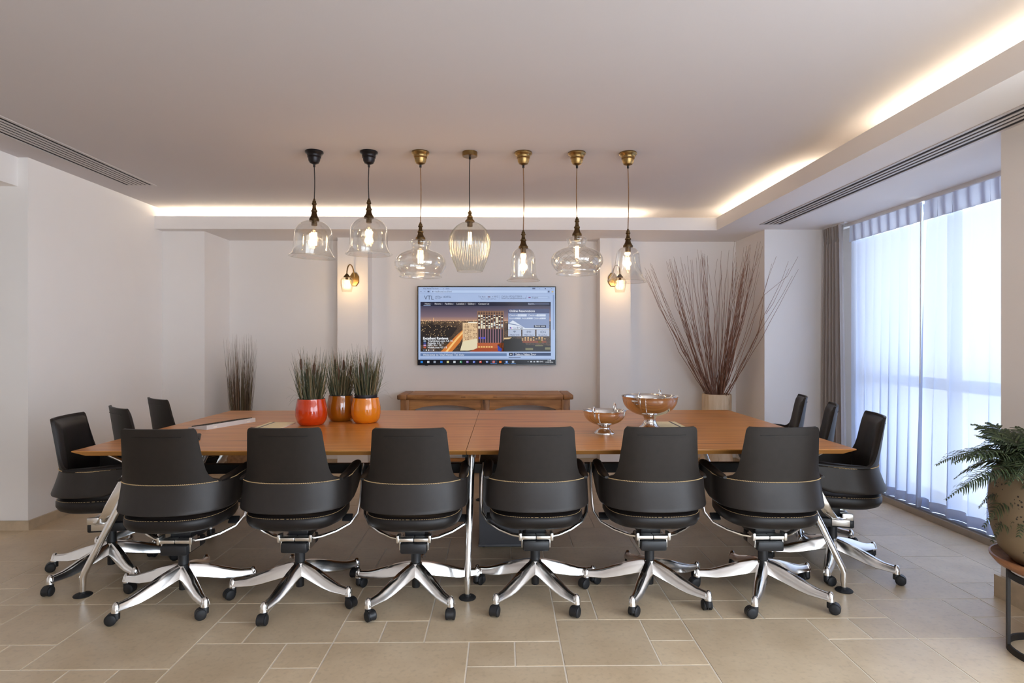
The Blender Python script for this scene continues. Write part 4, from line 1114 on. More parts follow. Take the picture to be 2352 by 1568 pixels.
# ------------------------------------------------------------------ dry reeds at the back left
def make_reeds():
    x, y = -2.70, 6.14
    t = thing('potted_reeds', 'tall dry reeds in a brown vase behind the table, left', 'potted plant', (x, y, 0))
    MB().add(lathe([(0.0, 0.0), (0.10, 0.0), (0.115, 0.02), (0.135, 0.15), (0.14, 0.28), (0.125, 0.40), (0.11, 0.45), (0.115, 0.47), (0.100, 0.47), (0.098, 0.44), (0.0, 0.42)], 32)).build('vase', M_VASE, t, smooth=50)
    rnd = random.Random(4); mb = MB()
    for k in range(230):
        a = rnd.uniform(0, 2 * PI); r = 0.085 * rnd.random() ** 0.5
        L = rnd.uniform(0.48, 1.0); o = r * 0.55 + abs(rnd.gauss(0, 0.012)) + (0.06 if rnd.random() < 0.06 else 0)
        tip = (r * math.cos(a) + o * math.cos(a), r * math.sin(a) + o * math.sin(a), 0.42 + L)
        blade(mb, (r * math.cos(a), r * math.sin(a), 0.425), tip, rnd.uniform(0.0016, 0.0034), (rnd.gauss(0, 0.01), rnd.gauss(0, 0.01), 0))
    g = mb.build('reeds', M_REED, t, smooth=None); g['kind'] = 'stuff'
make_reeds()

# ------------------------------------------------------------------ fern on its stand at the right edge
def dotted_clay():
    m, nt, b = newmat('perforated_clay'); L = nt.links.new
    tc = nt.nodes.new('ShaderNodeTexCoord')
    vo = nt.nodes.new('ShaderNodeTexVoronoi'); vo.inputs['Scale'].default_value = 62; vo.inputs['Randomness'].default_value = 0.65; L(tc.outputs['Object'], vo.inputs['Vector'])
    lt = nt.nodes.new('ShaderNodeMath'); lt.operation = 'LESS_THAN'; lt.inputs[1].default_value = 0.26; L(vo.outputs['Distance'], lt.inputs[0])
    v2 = nt.nodes.new('ShaderNodeTexVoronoi'); v2.inputs['Scale'].default_value = 7.5; v2.inputs['Randomness'].default_value = 0.5; L(tc.outputs['Object'], v2.inputs['Vector'])
    l2 = nt.nodes.new('ShaderNodeMath'); l2.operation = 'LESS_THAN'; l2.inputs[1].default_value = 0.42; L(v2.outputs['Distance'], l2.inputs[0])
    mu = nt.nodes.new('ShaderNodeMath'); mu.operation = 'MULTIPLY'; L(lt.outputs[0], mu.inputs[0]); L(l2.outputs[0], mu.inputs[1])
    mx = nt.nodes.new('ShaderNodeMix'); mx.data_type = 'RGBA'; L(mu.outputs[0], mx.inputs[0])
    mx.inputs[6].default_value = rgb(128, 110, 86); mx.inputs[7].default_value = rgb(44, 34, 26)
    L(mx.outputs[2], b.inputs['Base Color']); b.inputs['Roughness'].default_value = 0.55
    bp = nt.nodes.new('ShaderNodeBump'); bp.invert = True; bp.inputs['Strength'].default_value = 0.5; bp.inputs['Distance'].default_value = 0.004
    L(mu.outputs[0], bp.inputs['Height']); L(bp.outputs['Normal'], b.inputs['Normal'])
    return m
M_CLAY = dotted_clay()
FX, FY = 2.335, 2.46
def make_stand():
    t = thing('plant_stand', 'round black metal plant stand with a turned wooden dish', 'plant stand', (FX, FY, 0))
    MB().add(lathe([(0.0, 0.345), (0.10, 0.345), (0.165, 0.355), (0.205, 0.375), (0.226, 0.402), (0.228, 0.412), (0.220, 0.414), (0.205, 0.402), (0.17, 0.388), (0.0, 0.384)], 48)).build('wooden_dish', M_DISH, t, smooth=50)
    def ringbar(z0, z1, r0, r1): return lathe([(r1, z0), (r1, z1), (r0, z1), (r0, z0)], 40, closed=True)
    MB().add(ringbar(0.0, 0.028, 0.158, 0.168)).build('base_ring', M_STEEL_BLACK, t, smooth=40)
    MB().add(ringbar(0.318, 0.3448, 0.158, 0.168)).build('top_ring', M_STEEL_BLACK, t, smooth=40)
    for k in range(4):
        a = PI + k * PI / 2 - 0.5
        M = Matrix.Rotation(a, 4, 'Z')
        obj('leg', *xform(box(0.1575, 0.1685, -0.014, 0.014, 0.0, 0.340), M), M_STEEL_BLACK, t)
make_stand()
def make_fern():
    rnd = random.Random(12)
    t = thing('potted_fern', 'green fern in a perforated taupe pot on the plant stand', 'potted plant', (FX, FY, 0.3845))
    MB().add(lathe([(0.0, 0.0), (0.12, 0.0), (0.155, 0.012), (0.196, 0.06), (0.222, 0.14), (0.231, 0.23), (0.228, 0.32), (0.215, 0.385), (0.200, 0.41), (0.186, 0.41), (0.196, 0.38), (0.205, 0.32), (0.20, 0.25), (0.0, 0.24)], 48)).build('pot', M_CLAY, t, smooth=50)
    MB().add(lathe([(0.0, 0.345), (0.10, 0.350), (0.197, 0.345), (0.197, 0.33), (0.0, 0.33)], 24)).build('soil', M_SOIL, t, smooth=50)
    z0 = 0.36
    # frond tips relative to the pot: (dx, dy, dz)
    tips = [(-0.60, -0.05, 0.14), (-0.57, 0.12, 0.10), (-0.61, -0.10, 0.02), (-0.57, 0.05, -0.06), (-0.36, 0.10, 0.25), (-0.26, -0.15, 0.27), (-0.40, 0.20, 0.10), (-0.30, -0.10, -0.20), (-0.42, -0.22, 0.10),
            (-0.20, 0.30, 0.28), (-0.10, -0.40, 0.22), (-0.18, -0.34, -0.02), (-0.28, 0.36, -0.02), (-0.05, 0.42, 0.20), (0.02, -0.45, 0.05), (0.10, 0.36, 0.26), (0.12, -0.28, 0.30), (-0.02, 0.05, 0.36), (-0.12, -0.02, 0.32), (-0.34, 0.02, -0.26), (-0.24, -0.22, -0.24), (-0.20, 0.22, -0.22), (0.05, 0.40, 0.0), (0.16, 0.10, 0.32)]
    for k in range(20):
        a = rnd.uniform(PI * 0.55, PI * 1.6); r = rnd.uniform(0.26, 0.40)
        tips.append((r * math.cos(a), r * math.sin(a), rnd.uniform(-0.20, 0.30)))
    for n, tp in enumerate(tips):
        tp = (tp[0] * 0.78, tp[1] * 0.78, tp[2] * 0.85 - 0.03)
        droop = 0.09 if tp[2] < 0.15 else 0.04
        b = Vector((rnd.uniform(-0.04, 0.04), rnd.uniform(-0.04, 0.04), z0 - 0.015)); tip = Vector((tp[0], tp[1], z0 + tp[2]))
        d = tip - b
        P = []
        for i in range(25):
            q = i / 24
            P.append(b + d * q + Vector((0, 0, droop * 4 * q * (1 - q))))
        mb = MB()
        mb.add(tube(P, list(np.linspace(0.0032, 0.0007, 25)), 5))
        L = d.length
        for i in range(4, 25):
            q = i / 24
            tg = (P[min(24, i + 1)] - P[i - 1]).normalized()
            side = tg.cross(Vector((0, 0, 1)))
            side = side.normalized() if side.length > 1e-3 else Vector((1, 0, 0))
            ll = 0.075 * (1 - ((q - 0.45) / 0.62) ** 2) * (0.35 if q > 0.86 else 1.0) + 0.006
            for s in (-1, 1):
                for sub in (0, 0.5):
                    p0 = P[i] + (P[min(24, i + 1)] - P[i]) * sub
                    dr = (side * s * 0.9 + tg * 0.45 + Vector((0, 0, rnd.uniform(-0.25, 0.25)))).normalized()
                    wv = (tg * 0.0042 + Vector((0, 0, 0.0008)))
                    curl = Vector((0, 0, -0.20 * ll)) + tg * 0.10 * ll
                    a0 = p0; a1 = p0 + dr * ll * 0.45; a2 = p0 + dr * ll * 0.85 + curl * 0.6; a3 = p0 + dr * ll + curl * 1.3
                    v = [tuple(a0 - wv * 0.5), tuple(a0 + wv * 0.5), tuple(a1 + wv), tuple(a1 - wv), tuple(a2 + wv * 0.6), tuple(a2 - wv * 0.6), tuple(a3)]
                    mb.add((v, [(0, 1, 2, 3), (3, 2, 4, 5), (5, 4, 6)]))
        # keep clear of the wall
        mb.v = [(min(x, 2.592 - FX), y, z) for x, y, z in mb.v]
        mb.build('frond', M_FERN, t, smooth=None)
make_fern()

# ------------------------------------------------------------------ curtains
def wave_curtain(name, parent, mat, y0, y1, xc, z0, z1, amp0, amp1, waves, seed, nx=None, lean=None, nz=26, lump=0.0, ph=0.0, fold=0.2):
    """pleated cloth hanging in the plane x = xc, from y0 to y1; lean(t) shifts y at height fraction t"""
    rnd = random.Random(seed)
    n = nx or waves * 14
    jit = [rnd.uniform(0.7, 1.3) for _ in range(waves + 2)]; pj = [rnd.uniform(-0.6, 0.6) for _ in range(waves + 2)]
    G = []
    for j in range(nz):
        t = j / (nz - 1); z = z0 + (z1 - z0) * t; row = []
        amp = amp0 + (amp1 - amp0) * t
        for i in range(n + 1):
            u = i / n; w = u * waves; k = int(w)
            fr = w - k
            A = jit[k] * (1 - fr) + jit[k + 1] * fr; p = pj[k] * (1 - fr) + pj[k + 1] * fr
            s = math.sin(2 * PI * w + p * (1 - t) + ph)
            # sharpened, leaning folds
            y = y0 + (y1 - y0) * u + fold * (abs(y1 - y0) / waves) * math.cos(2 * PI * w + p + ph) * (0.5 + 0.5 * (1 - t)) * (1 if y1 > y0 else -1) * -1
            if lean: y += lean(u, t)
            x = xc + amp * A * s + lump * (1 - t) ** 6 * math.sin(5 * u + 1)
            row.append((x, y, z))
        G.append(row)
    G = np.array(G)
    m, nn, _ = G.shape
    v = [tuple(q) for q in G.reshape(-1, 3)]
    f = [(i * nn + j, i * nn + j + 1, (i + 1) * nn + j + 1, (i + 1) * nn + j) for i in range(m - 1) for j in range(nn - 1)]
    return obj(name, v, f, mat, parent, 180)
def sheer(label, ya, yb, waves, seed, lean, z0):
    t = thing('sheer_curtain', label, 'curtain', (0, 0, 0), group='sheer curtains at the window')
    wave_curtain('voile', t, M_SHEER, ya, yb, 3.210, z0, 2.255, 0.030, 0.007, waves, seed, lean=lean, lump=0.01)
    wave_curtain('hem', t, M_SHEER_H, ya, yb, 3.210, z0 - 0.001, z0 + 0.075, 0.0305, 0.030, waves, seed, lean=lambda u, q: lean(u, 0.03 * q) if lean else 0, nz=4, lump=0.01)
    wave_curtain('heading_tape', t, M_SHEER_H, ya, yb, 3.195, 2.252, 2.398, 0.002, 0.002, waves, seed, nz=3)
    n = int(abs(yb - ya) / 0.115)
    for k in range(n):
        y = ya + (yb - ya) * (k + 0.5) / n
        obj('pleat', [(3.206, y - 0.024, 2.258), (3.206, y + 0.020, 2.258), (3.212, y + 0.026, 2.396), (3.212, y - 0.018, 2.396), (3.226, y - 0.02, 2.258), (3.226, y + 0.016, 2.258), (3.222, y + 0.022, 2.396), (3.222, y - 0.014, 2.396)],
            [(0, 1, 2, 3), (7, 6, 5, 4), (0, 4, 5, 1), (1, 5, 6, 2), (2, 6, 7, 3), (3, 7, 4, 0)], M_SHEER_H, t)
sheer('sheer white curtain beside the grey drape, far half of the window', 5.40, 4.455, 8, 2, lambda u, t: 0.02 * (1 - t) * u, 0.062)
sheer('sheer white curtain on the near half of the window', 4.43, 3.02, 9, 7, lambda u, t: 0.10 * (1 - u) ** 3 * (1 - t), 0.062)
def make_drape():
    t = thing('grey_drape', 'grey pleated drape gathered at the far end of the window', 'curtain', (0, 0, 0))
    wave_curtain('drape_cloth', t, M_DRAPE, 5.70, 5.40, 3.115, 0.012, 2.26, 0.036, 0.026, 6, 5, fold=0.3, lean=lambda u, q: -0.06 * (1 - q) * u + 0.03 * (1 - q) * (1 - u))
    wave_curtain('pleated_heading', t, M_DRAPE, 5.70, 5.40, 3.115, 2.255, 2.415, 0.020, 0.028, 8, 5, nz=5)
make_drape()
tr = thing('curtain_track', 'white curtain track fixed under the soffit at the window', 'curtain track', (3.16, 4.36, ZS - 0.0002))
MB().add(box(0.015, 0.07, -1.34, 1.34, -0.028, 0)).build('sheer_rail', M_TRACK, tr, smooth=None)
MB().add(box(-0.06, -0.035, 0.98, 1.34, -0.012, 0)).build('drape_rail', M_TRACK, tr, smooth=None)
wd = MB().add(tube([(3.160, 4.435, 2.36), (3.158, 4.437, 1.30), (3.156, 4.438, 1.02)], 0.004, 8)).build('curtain_wand', M_SATIN, None)
tag(wd, 'thin grey pull wand hanging where the two sheers meet', 'curtain wand')
# ------------------------------------------------------------------ television with the web page on it
def make_tv():
    x0, x1, z0, z1 = -0.921, 0.569, 1.081, 1.929
    yf = 6.375
    ox, oz = (x0 + x1) / 2, (z0 + z1) / 2
    t = thing('wall_television', 'large flat television on the back wall showing a web page', 'television', (ox, yf, oz))
    hx, hz = (x1 - x0) / 2, (z1 - z0) / 2
    MB().add(cbox(-hx, hx, 0.004, 0.040, -hz, hz, 0.003)).build('casing', M_TVBEZEL, t, smooth=30)
    MB().add(box(-0.22, 0.22, 0.040, 6.4398 - yf, -0.16, 0.16)).build('wall_bracket', M_BLACK, t, smooth=None)
    b = 0.010
    MB().add(box(-hx, hx, -0.002, 0.004, hz - b, hz)).add(box(-hx, hx, -0.002, 0.004, -hz, -hz + b)).add(box(-hx, -hx + b, -0.002, 0.004, -hz + b, hz - b)).add(box(hx - b, hx, -0.002, 0.004, -hz + b, hz - b)).build('bezel', M_TVBEZEL, t, smooth=None)
    MB().add(box(-hx + 0.08, -hx + 0.11, 0.004, 0.016, -hz - 0.006, -hz)).build('sensor', M_BLACK, t, smooth=None)
    scr = obj('screen', *box(-hx + b, hx - b, 0.0012, 0.004, -hz + b, hz - b), None, t)
    K = 0.52       # screen brightness against the room
    mats = {}
    def em(c):
        if c not in mats:
            m, nt, bs = newmat('screen_%d_%d_%d' % c)
            bs.inputs['Base Color'].default_value = (0.012, 0.012, 0.014, 1); bs.inputs['Roughness'].default_value = 0.16
            bs.inputs['Emission Color'].default_value = rgb(*c); bs.inputs['Emission Strength'].default_value = K; bs.inputs['Specular IOR Level'].default_value = 0.16
            mats[c] = m
        return mats[c]
    scr.data.materials.append(em((166, 186, 222)))
    # picture coordinates: as read off an enlargement of the screen
    U0, U1, V0, V1 = 135.0, 2192.0, 128.0, 1290.0
    def X(u): return -hx + b + (u - U0) / (U1 - U0) * (2 * hx - 2 * b)
    def Z(v): return hz - b - (v - V0) / (V1 - V0) * (2 * hz - 2 * b)
    lay = [0]
    def Y(level): return 0.0011 - 0.00012 * level
    def rects(name, R, c, level=1):
        v = []; f = []
        for (a, e, cc, d) in R:
            n = len(v); v += [(X(a), Y(level), Z(d)), (X(cc), Y(level), Z(d)), (X(cc), Y(level), Z(e)), (X(a), Y(level), Z(e))]; f.append((n, n + 1, n + 2, n + 3))
        return obj(name, v, f, c if not isinstance(c, tuple) else em(c), scr)
    def poly(name, P, c, level=1):
        return obj(name, [(X(u), Y(level), Z(v)) for u, v in P], [tuple(range(len(P)))], em(c), scr)
    def text(s, u, v, size, c, level=3, bold=0.0, align='LEFT'):
        cu = bpy.data.curves.new('lettering', 'FONT'); cu.body = s
        cu.size = size * (2 * hz - 2 * b) / (V1 - V0) * 1.38; cu.align_x = align; cu.align_y = 'CENTER'; cu.offset = bold
        cu.resolution_u = 3
        o = bpy.data.objects.new('tmp', cu); COL.objects.link(o)
        bpy.context.view_layer.update()
        me = bpy.data.meshes.new_from_object(o.evaluated_get(bpy.context.evaluated_depsgraph_get()))
        bpy.data.objects.remove(o)
        me.materials.clear(); me.materials.append(em(c))
        q = bpy.data.objects.new('lettering', me); COL.objects.link(q); q.parent = scr
        q.location = (X(u), Y(level), Z(v)); q.rotation_euler = (PI / 2, 0, 0)
        return q
    INK = (62, 70, 92); WHITE = (235, 238, 244); SOFT = (120, 134, 164)
    # browser bar
    rects('browser_line', [(135, 168, 2192, 171), (135, 216, 2192, 220), (545, 140, 600, 160)], (140, 160, 196))
    rects('address_field', [(330, 176, 2070, 212)], (182, 202, 234))
    rects('window_buttons', [(1848, 136, 1893, 156), (1948, 148, 1966, 151), (2036, 140, 2054, 156), (2130, 146, 2146, 150)], (92, 104, 134), 2)
    for q in [(160, 192, 184, 198), (218, 193, 240, 197), (272, 184, 300, 206), (2084, 180, 2108, 206), (345, 184, 358, 206)]: rects('toolbar_mark', [q], (84, 96, 124), 2)
    rects('menu_button', [(2140, 182, 2166, 206)], (196, 178, 130), 2)
    text('Vital Hotel Tel Aviv', 205, 150, 21, INK); text('x', 500, 150, 21, INK)
    text('vitalhotel.co.il/en/', 375, 195, 27, INK)
    # page header
    text('VTL', 220, 290, 62, INK); text('VITAL HOTEL', 385, 277, 29, INK); text('TEL AVIV', 385, 301, 15, INK)
    text('Tel Aviv', 1035, 273, 24, INK); rects('weather_icon', [(1178, 264, 1215, 284)], (120, 116, 140), 2); text('+19\u00b0C', 1240, 273, 26, INK)
    text('March 15, 2016 2:47 pm', 1070, 305, 17, INK)
    text('Call Us: +972-3-7770025', 1385, 267, 22, INK); text('Email Us: info@vitalhotel.co.il', 1385, 294, 22, INK)
    rects('header_rule', [(1346, 250, 1349, 310), (1760, 250, 1763, 310)], (130, 146, 180), 2)
    rects('flag_icon', [(1790, 274, 1824, 292)], (120, 84, 130), 2); rects('select_frame', [(1834, 266, 2105, 300)], (130, 148, 184), 1); rects('select_field', [(1837, 269, 2102, 297)], (172, 192, 226), 2)
    text('English', 1848, 284, 24, INK); text('v', 2082, 282, 18, INK)
    # navigation bar
    rects('navigation_bar', [(165, 350, 2127, 410)], (28, 30, 52), 1)
    for s, u in (('Home', 230), ('Rooms', 378), ('Facilities', 532), ('Location', 705), ('Gallery', 878), ('Contact Us', 1035)): text(s, u, 380, 25, WHITE, 3)
    rects('navigation_rules', [(u, 368, u + 4, 394) for u in (336, 489, 662, 838, 992, 1193)], (130, 140, 170), 2)
    rects('active_underline', [(212, 402, 318, 409)], (150, 170, 205), 2); rects('search_field', [(1780, 364, 2105, 392)], (70, 80, 108), 2); text('Search...', 1788, 379, 22, (200, 206, 220), 3)
    # photograph of the city at dusk
    m, nt, bs = newmat('screen_dusk_sky'); L = nt.links.new
    tc = nt.nodes.new('ShaderNodeTexCoord'); sp = nt.nodes.new('ShaderNodeSeparateXYZ'); L(tc.outputs['Generated'], sp.inputs[0])
    rp = nt.nodes.new('ShaderNodeValToRGB'); rp.color_ramp.elements[0].color = rgb(196, 150, 118); rp.color_ramp.elements[1].color = rgb(62, 62, 84); e = rp.color_ramp.elements.new(0.35); e.color = rgb(122, 102, 112)
    L(sp.outputs['Z'], rp.inputs['Fac']); L(rp.outputs['Color'], bs.inputs['Emission Color']); bs.inputs['Emission Strength'].default_value = K; bs.inputs['Specular IOR Level'].default_value = 0.16
    bs.inputs['Base Color'].default_value = (0.012, 0.012, 0.014, 1); bs.inputs['Roughness'].default_value = 0.16
    rects('dusk_sky', [(165, 410, 2127, 655)], m, 1)
    m, nt, bs = newmat('screen_city_lights'); L = nt.links.new
    tc = nt.nodes.new('ShaderNodeTexCoord'); mp = nt.nodes.new('ShaderNodeMapping'); mp.inputs['Scale'].default_value = (62, 1, 62); L(tc.outputs['Object'], mp.inputs['Vector'])
    vo = nt.nodes.new('ShaderNodeTexVoronoi'); L(mp.outputs[0], vo.inputs['Vector'])
    rp = nt.nodes.new('ShaderNodeValToRGB'); rp.color_ramp.elements[0].position = 0.05; rp.color_ramp.elements[0].color = (1, 1, 1, 1); rp.color_ramp.elements[1].position = 0.30; rp.color_ramp.elements[1].color = (0, 0, 0, 1); L(vo.outputs['Distance'], rp.inputs['Fac'])
    no = nt.nodes.new('ShaderNodeTexNoise'); no.inputs['Scale'].default_value = 9; L(tc.outputs['Object'], no.inputs['Vector'])
    rb = nt.nodes.new('ShaderNodeValToRGB'); rb.color_ramp.elements[0].position = 0.35; rb.color_ramp.elements[0].color = rgb(24, 20, 18); rb.color_ramp.elements[1].position = 0.7; rb.color_ramp.elements[1].color = rgb(88, 66, 50); L(no.outputs['Fac'], rb.inputs['Fac'])
    hx_ = nt.nodes.new('ShaderNodeMix'); hx_.data_type = 'RGBA'; L(vo.outputs['Color'], hx_.inputs[0]); hx_.inputs[6].default_value = rgb(250, 190, 120); hx_.inputs[7].default_value = rgb(255, 240, 215)
    mu = nt.nodes.new('ShaderNodeMath'); mu.operation = 'MULTIPLY'; mu.inputs[1].default_value = 0.8; L(rp.outputs['Color'], mu.inputs[0])
    mx = nt.nodes.new('ShaderNodeMix'); mx.data_type = 'RGBA'; L(mu.outputs[0], mx.inputs[0]); L(rb.outputs['Color'], mx.inputs[6]); L(hx_.outputs[2], mx.inputs[7])
    L(mx.outputs[2], bs.inputs['Emission Color']); bs.inputs['Emission Strength'].default_value = K; bs.inputs['Specular IOR Level'].default_value = 0.16; bs.inputs['Base Color'].default_value = (0.012, 0.012, 0.014, 1); bs.inputs['Roughness'].default_value = 0.16
    rects('city_lights', [(165, 640, 2127, 1100)], m, 2)
    poly('glowing_road', [(805, 770), (700, 860), (470, 1100), (640, 1100), (760, 960), (830, 840)], (206, 122, 52), 3)
    poly('road_trail', [(800, 790), (700, 900), (540, 1100), (575, 1100), (720, 920), (815, 815)], (246, 196, 120), 4)
    poly('dark_park', [(165, 720), (420, 690), (720, 740), (640, 860), (430, 1000), (165, 1000)], (40, 32, 28), 3)
    rnd = random.Random(9)
    rects('park_lights', [(u, v, u + 8, v + 9) for u, v in [(rnd.uniform(180, 680), rnd.uniform(700, 860)) for _ in range(46)]], (226, 190, 140), 4)
    rects('horizon_lights', [(u, v, u + 7, v + 8) for u, v in [(rnd.uniform(170, 1480), rnd.uniform(618, 668)) for _ in range(110)]], (250, 210, 150), 4)
    rects('radio_mast', [(357, 590, 366, 655)], (236, 180, 130), 4)
    rects('low_hotel_block', [(800, 664, 1024, 1010)], (222, 190, 148), 5)
    rects('low_hotel_roof', [(880, 655, 1024, 668)], (250, 244, 224), 6)
    rects('low_hotel_windows', [(815 + 23 * i, 690 + 22 * j, 828 + 23 * i, 701 + 22 * j) for i in range(9) for j in range(11) if rnd.random() < 0.72], (116, 84, 62), 6)
    poly('lit_forecourt', [(800, 950), (1020, 900), (1030, 1060), (880, 1085), (760, 1085)], (226, 214, 180), 7)
    rects('tower', [(1020, 485, 1418, 990)], (142, 106, 82), 6)
    W1, W2, W3 = [], [], []
    for i in range(10):
        u = 1034 + 38.4 * i
        for j in range(2): W3.append((u, 498 + 22 * j, u + 24, 511 + 22 * j))
        for j in range(12):
            v = 546 + 17.3 * j
            q = rnd.random()
            (W1 if q < 0.36 else W2 if q < 0.5 else W3).append((u, v, u + 26, v + 14))
        W3.append((u + 2, 760, u + 26, 968))
    rects('tower_lit_windows', W1, (240, 238, 214), 7); rects('tower_dim_windows', W2, (176, 190, 200), 7); rects('tower_dark_windows', W3, (44, 38, 48), 7)
    rects('tower_piers', [(1059 + 38.4 * i, 760, 1071 + 38.4 * i, 968) for i in range(9)], (142, 104, 122), 8)
    rects('tower_sign', [(1042, 880, 1066, 912), (1076, 884, 1098, 908), (1112, 880, 1142, 912)], (58, 74, 206), 8)
    rects('tower_foot', [(1020, 968, 1418, 1052)], (178, 92, 54), 8); rects('tower_foot_windows', [(1034 + 38 * i, 1020, 1060 + 38 * i, 1038) for i in range(6)], (240, 200, 120), 9)
    poly('orange_street', [(900, 1100), (1010, 1050), (1420, 1050), (1420, 1100)], (158, 70, 36), 8)
    poly('dark_roofs', [(1320, 1000), (1430, 920), (1700, 900), (1760, 1000), (2127, 1010), (2127, 1100), (1360, 1100)], (34, 30, 24), 8)
    poly('lit_roof', [(1420, 892), (1540, 886), (1500, 912), (1420, 914)], (218, 190, 140), 9); poly('blue_facade', [(1322, 1000), (1390, 1060), (1380, 1096), (1330, 1090)], (40, 62, 160), 9)
    rects('red_roofs', [(1700, 936, 2060, 968)], (130, 66, 36), 9); rects('roof_details', [(1745, 1046, 1860, 1078), (1936, 936, 1990, 968), (2040, 1036, 2120, 1070), (1890, 1004, 2010, 1018)], (120, 116, 82), 9)
    rects('far_windows', [(1690 + 42 * i, 884 + 18 * j, 1712 + 42 * i, 896 + 18 * j) for i in range(9) for j in range(3) if rnd.random() < 0.7], (236, 190, 130), 10)
    # reviews
    text('Excellent Reviews', 203, 901, 38, WHITE, 10, 0.0012)
    for k, (s, c) in enumerate((('TripAdvisor.com 4.5 / 5', (150, 170, 190)), ('Expedia: 4.5 / 5', (60, 80, 150)), ('HRS: 9.6 / 10', (190, 150, 200)), ('Hotels.com 4.5 / 5', (190, 90, 70)))):
        text(s, 274, 940 + 33 * k, 28, WHITE, 10, 0.0005); rects('review_icon', [(212, 929 + 33 * k, 250, 951 + 33 * k)], c, 10)
    rects('slide_dots', [(208 + 36 * k, 1069, 226 + 36 * k, 1086) for k in (1, 2, 4)], WHITE, 10); rects('slide_dots', [(208 + 36 * k, 1069, 226 + 36 * k, 1086) for k in (0, 3)], (110, 130, 160), 10)
    # booking panel
    rects('booking_title', [(1485, 455, 2105, 522)], (72, 82, 118), 9); text('Online Reservations', 1503, 488, 34, WHITE, 11, 0.0004)
    rects('booking_form', [(1485, 522, 2105, 766)], (132, 148, 184), 9)
    text('Check-in', 1503, 553, 24, WHITE, 11); text('Check-out', 1785, 553, 24, WHITE, 11); text('Rooms', 1503, 598, 23, WHITE, 11); text('Adults', 1692, 598, 23, WHITE, 11); text('Children', 1868, 598, 23, WHITE, 11)
    rects('booking_fields', [(1626, 537, 1763, 569), (1914, 537, 2050, 569), (1594, 586, 1672, 608), (1772, 586, 1853, 608), (1970, 586, 2050, 608)], (206, 216, 234), 10)
    for u, v in ((1645, 553), (1932, 553)): text('/  /', u, v, 20, INK, 11)
    for u in (1606, 1784, 1982): text('1', u, 597, 18, INK, 11); text('v', u + 38, 596, 14, INK, 11)
    poly('folded_corner', [(1485, 680), (1555, 628), (1700, 720), (1740, 745), (2105, 752), (2105, 766), (1485, 766)], (214, 222, 236), 10)
    poly('fold_shadow', [(1485, 668), (1600, 690), (1730, 735), (1600, 702), (1485, 682)], (110, 126, 160), 11)
    rects('trust_mark', [(1508, 730, 1526, 752)], (60, 70, 170), 11); rects('trust_mark', [(1528, 736, 1546, 754)], (210, 150, 180), 11); text('Geo', 1556, 742, 31, SOFT, 12); text('Trust', 1614, 742, 31, INK, 12, 0.0004)
    rects('booking_button', [(1872, 700, 2056, 740)], (34, 42, 66), 11); text('Book now', 1964, 716, 26, WHITE, 12, 0, 'CENTER')
    rects('amenity_tiles', [(1485, 771, 1680, 868), (1700, 771, 1890, 868), (1912, 771, 2105, 868)], (178, 188, 210), 10)
    for s, u in (('FREE Wifi', 1582), ('FREE Gym', 1795), ('Breakfast', 2008)): text(s, u, 850, 26, (70, 78, 110), 11, 0, 'CENTER')
    for k, (r0, r1) in enumerate(((32, 26), (22, 16), (12, 5))):
        A = [(1580 + r0 * math.cos(q), 816 - r0 * math.sin(q)) for q in np.linspace(0.75, PI - 0.75, 9)]; B = [(1580 + r1 * math.cos(q), 816 - r1 * math.sin(q)) for q in np.linspace(PI - 0.75, 0.75, 9)]
        poly('wifi_icon', A + B, (70, 84, 110), 11)
    rects('dumbbell_icon', [(1764, 792, 1770, 812), (1776, 784, 1784, 820), (1784, 799, 1808, 804), (1808, 784, 1816, 820), (1822, 792, 1828, 812)], (60, 68, 92), 11)
    poly('plate_icon', [(2000 + 22 * math.cos(q), 803 - 18 * math.sin(q)) for q in np.linspace(0, 2 * PI, 17)[:-1]], (92, 104, 128), 11); poly('plate_icon', [(2000 + 14 * math.cos(q), 803 - 11 * math.sin(q)) for q in np.linspace(0, 2 * PI, 17)[:-1]], (178, 188, 210), 12)
    rects('cutlery_icon', [(1970, 790, 1974, 818), (2030, 786, 2050, 792), (2034, 800, 2048, 818)], (80, 92, 118), 12)
    # bottom bars
    rects('welcome_bar', [(165, 1123, 1462, 1168)], (96, 120, 160), 1); text('Welcome to Vital Hotel, Tel Aviv', 203, 1149, 33, (226, 232, 242), 3)
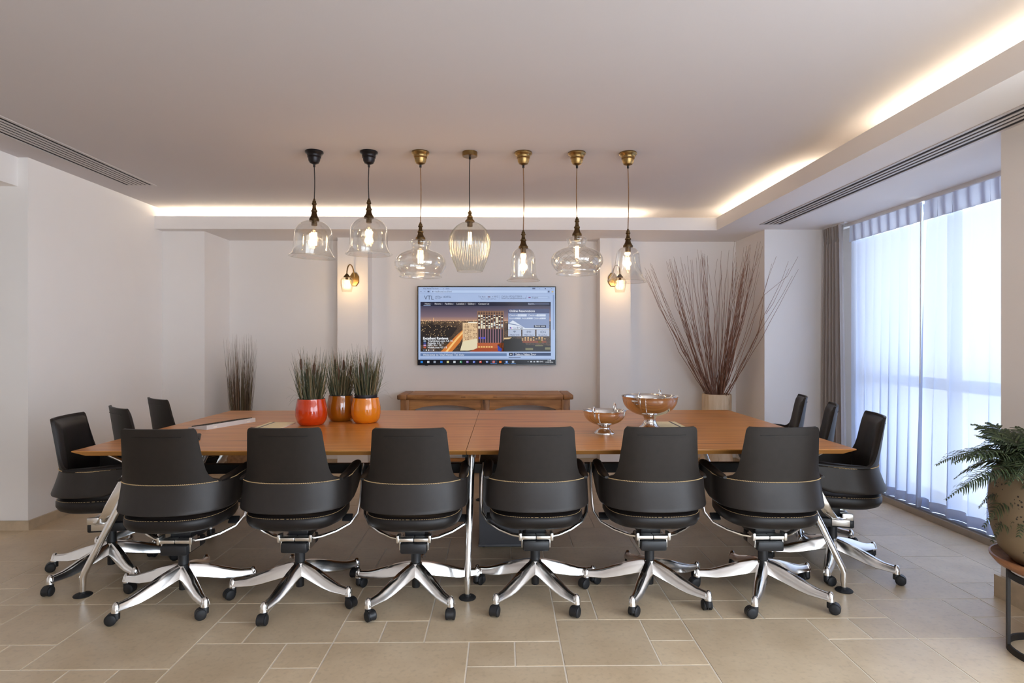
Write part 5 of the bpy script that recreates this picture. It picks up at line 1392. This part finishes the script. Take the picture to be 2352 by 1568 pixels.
    rects('video_bar', [(1565, 1118, 2130, 1164)], (38, 58, 96), 1); rects('video_button', [(1497, 1118, 1555, 1164)], (30, 38, 56), 1); poly('play_mark', [(1518, 1131), (1518, 1153), (1540, 1142)], WHITE, 3); text('Take a Video Tour', 1590, 1142, 30, WHITE, 3); rects('video_underline', [(1590, 1155, 1846, 1158)], WHITE, 3)
    rects('page_edge', [(1492, 1184, 1672, 1193)], (40, 54, 84), 2); rects('scroll_bars', [(160, 1205, 2140, 1218), (2158, 240, 2180, 770)], (132, 152, 190), 2)
    # task bar
    rects('task_bar', [(135, 1222, 2192, 1290)], (14, 16, 24), 2)
    rects('task_highlight', [(1217, 1230, 1316, 1286)], (34, 48, 70), 3); rects('task_underline', [(1217, 1279, 1316, 1285), (1422, 1279, 1502, 1285), (1522, 1279, 1602, 1285)], (70, 130, 200), 4)
    icons = [(185, (40, 130, 220)), (283, (190, 196, 206)), (379, (150, 160, 176)), (480, (50, 120, 214)), (577, (206, 206, 150)), (676, (200, 206, 214)), (773, (40, 140, 92)), (872, (120, 70, 170)), (970, (50, 90, 200)), (1068, (200, 70, 50)), (1167, (50, 90, 170)), (1366, (226, 124, 46)), (1462, (90, 140, 220)), (1558, (170, 176, 188))]
    for u, c in icons: rects('task_icon', [(u - 17, 1240, u + 17, 1271)], c, 5)
    for u, s in ((773, 'X'), (872, 'N'), (970, 'O'), (1068, 'P'), (1167, 'W'), (1462, 'S')): text(s, u - 4, 1256, 21, WHITE, 7, 0.0004, 'CENTER')
    poly('browser_icon', [(1266 + 21 * math.cos(q), 1255 - 19 * math.sin(q)) for q in np.linspace(0, 2 * PI, 17)[:-1]], (206, 90, 60), 5); poly('browser_icon', [(1266 + 9 * math.cos(q), 1255 - 8 * math.sin(q)) for q in np.linspace(0, 2 * PI, 13)[:-1]], (90, 150, 220), 6)
    rects('tray_icons', [(1775, 1252, 1795, 1257), (1818, 1242, 1844, 1262), (1866, 1244, 1890, 1262), (1912, 1240, 1944, 1262)], (190, 196, 206), 4)
    text('ENG', 1987, 1252, 20, WHITE, 4, 0, 'CENTER'); text('13:48', 2104, 1237, 19, WHITE, 4, 0, 'CENTER'); text('15/03/2016', 2104, 1262, 19, WHITE, 4, 0, 'CENTER')
make_tv()
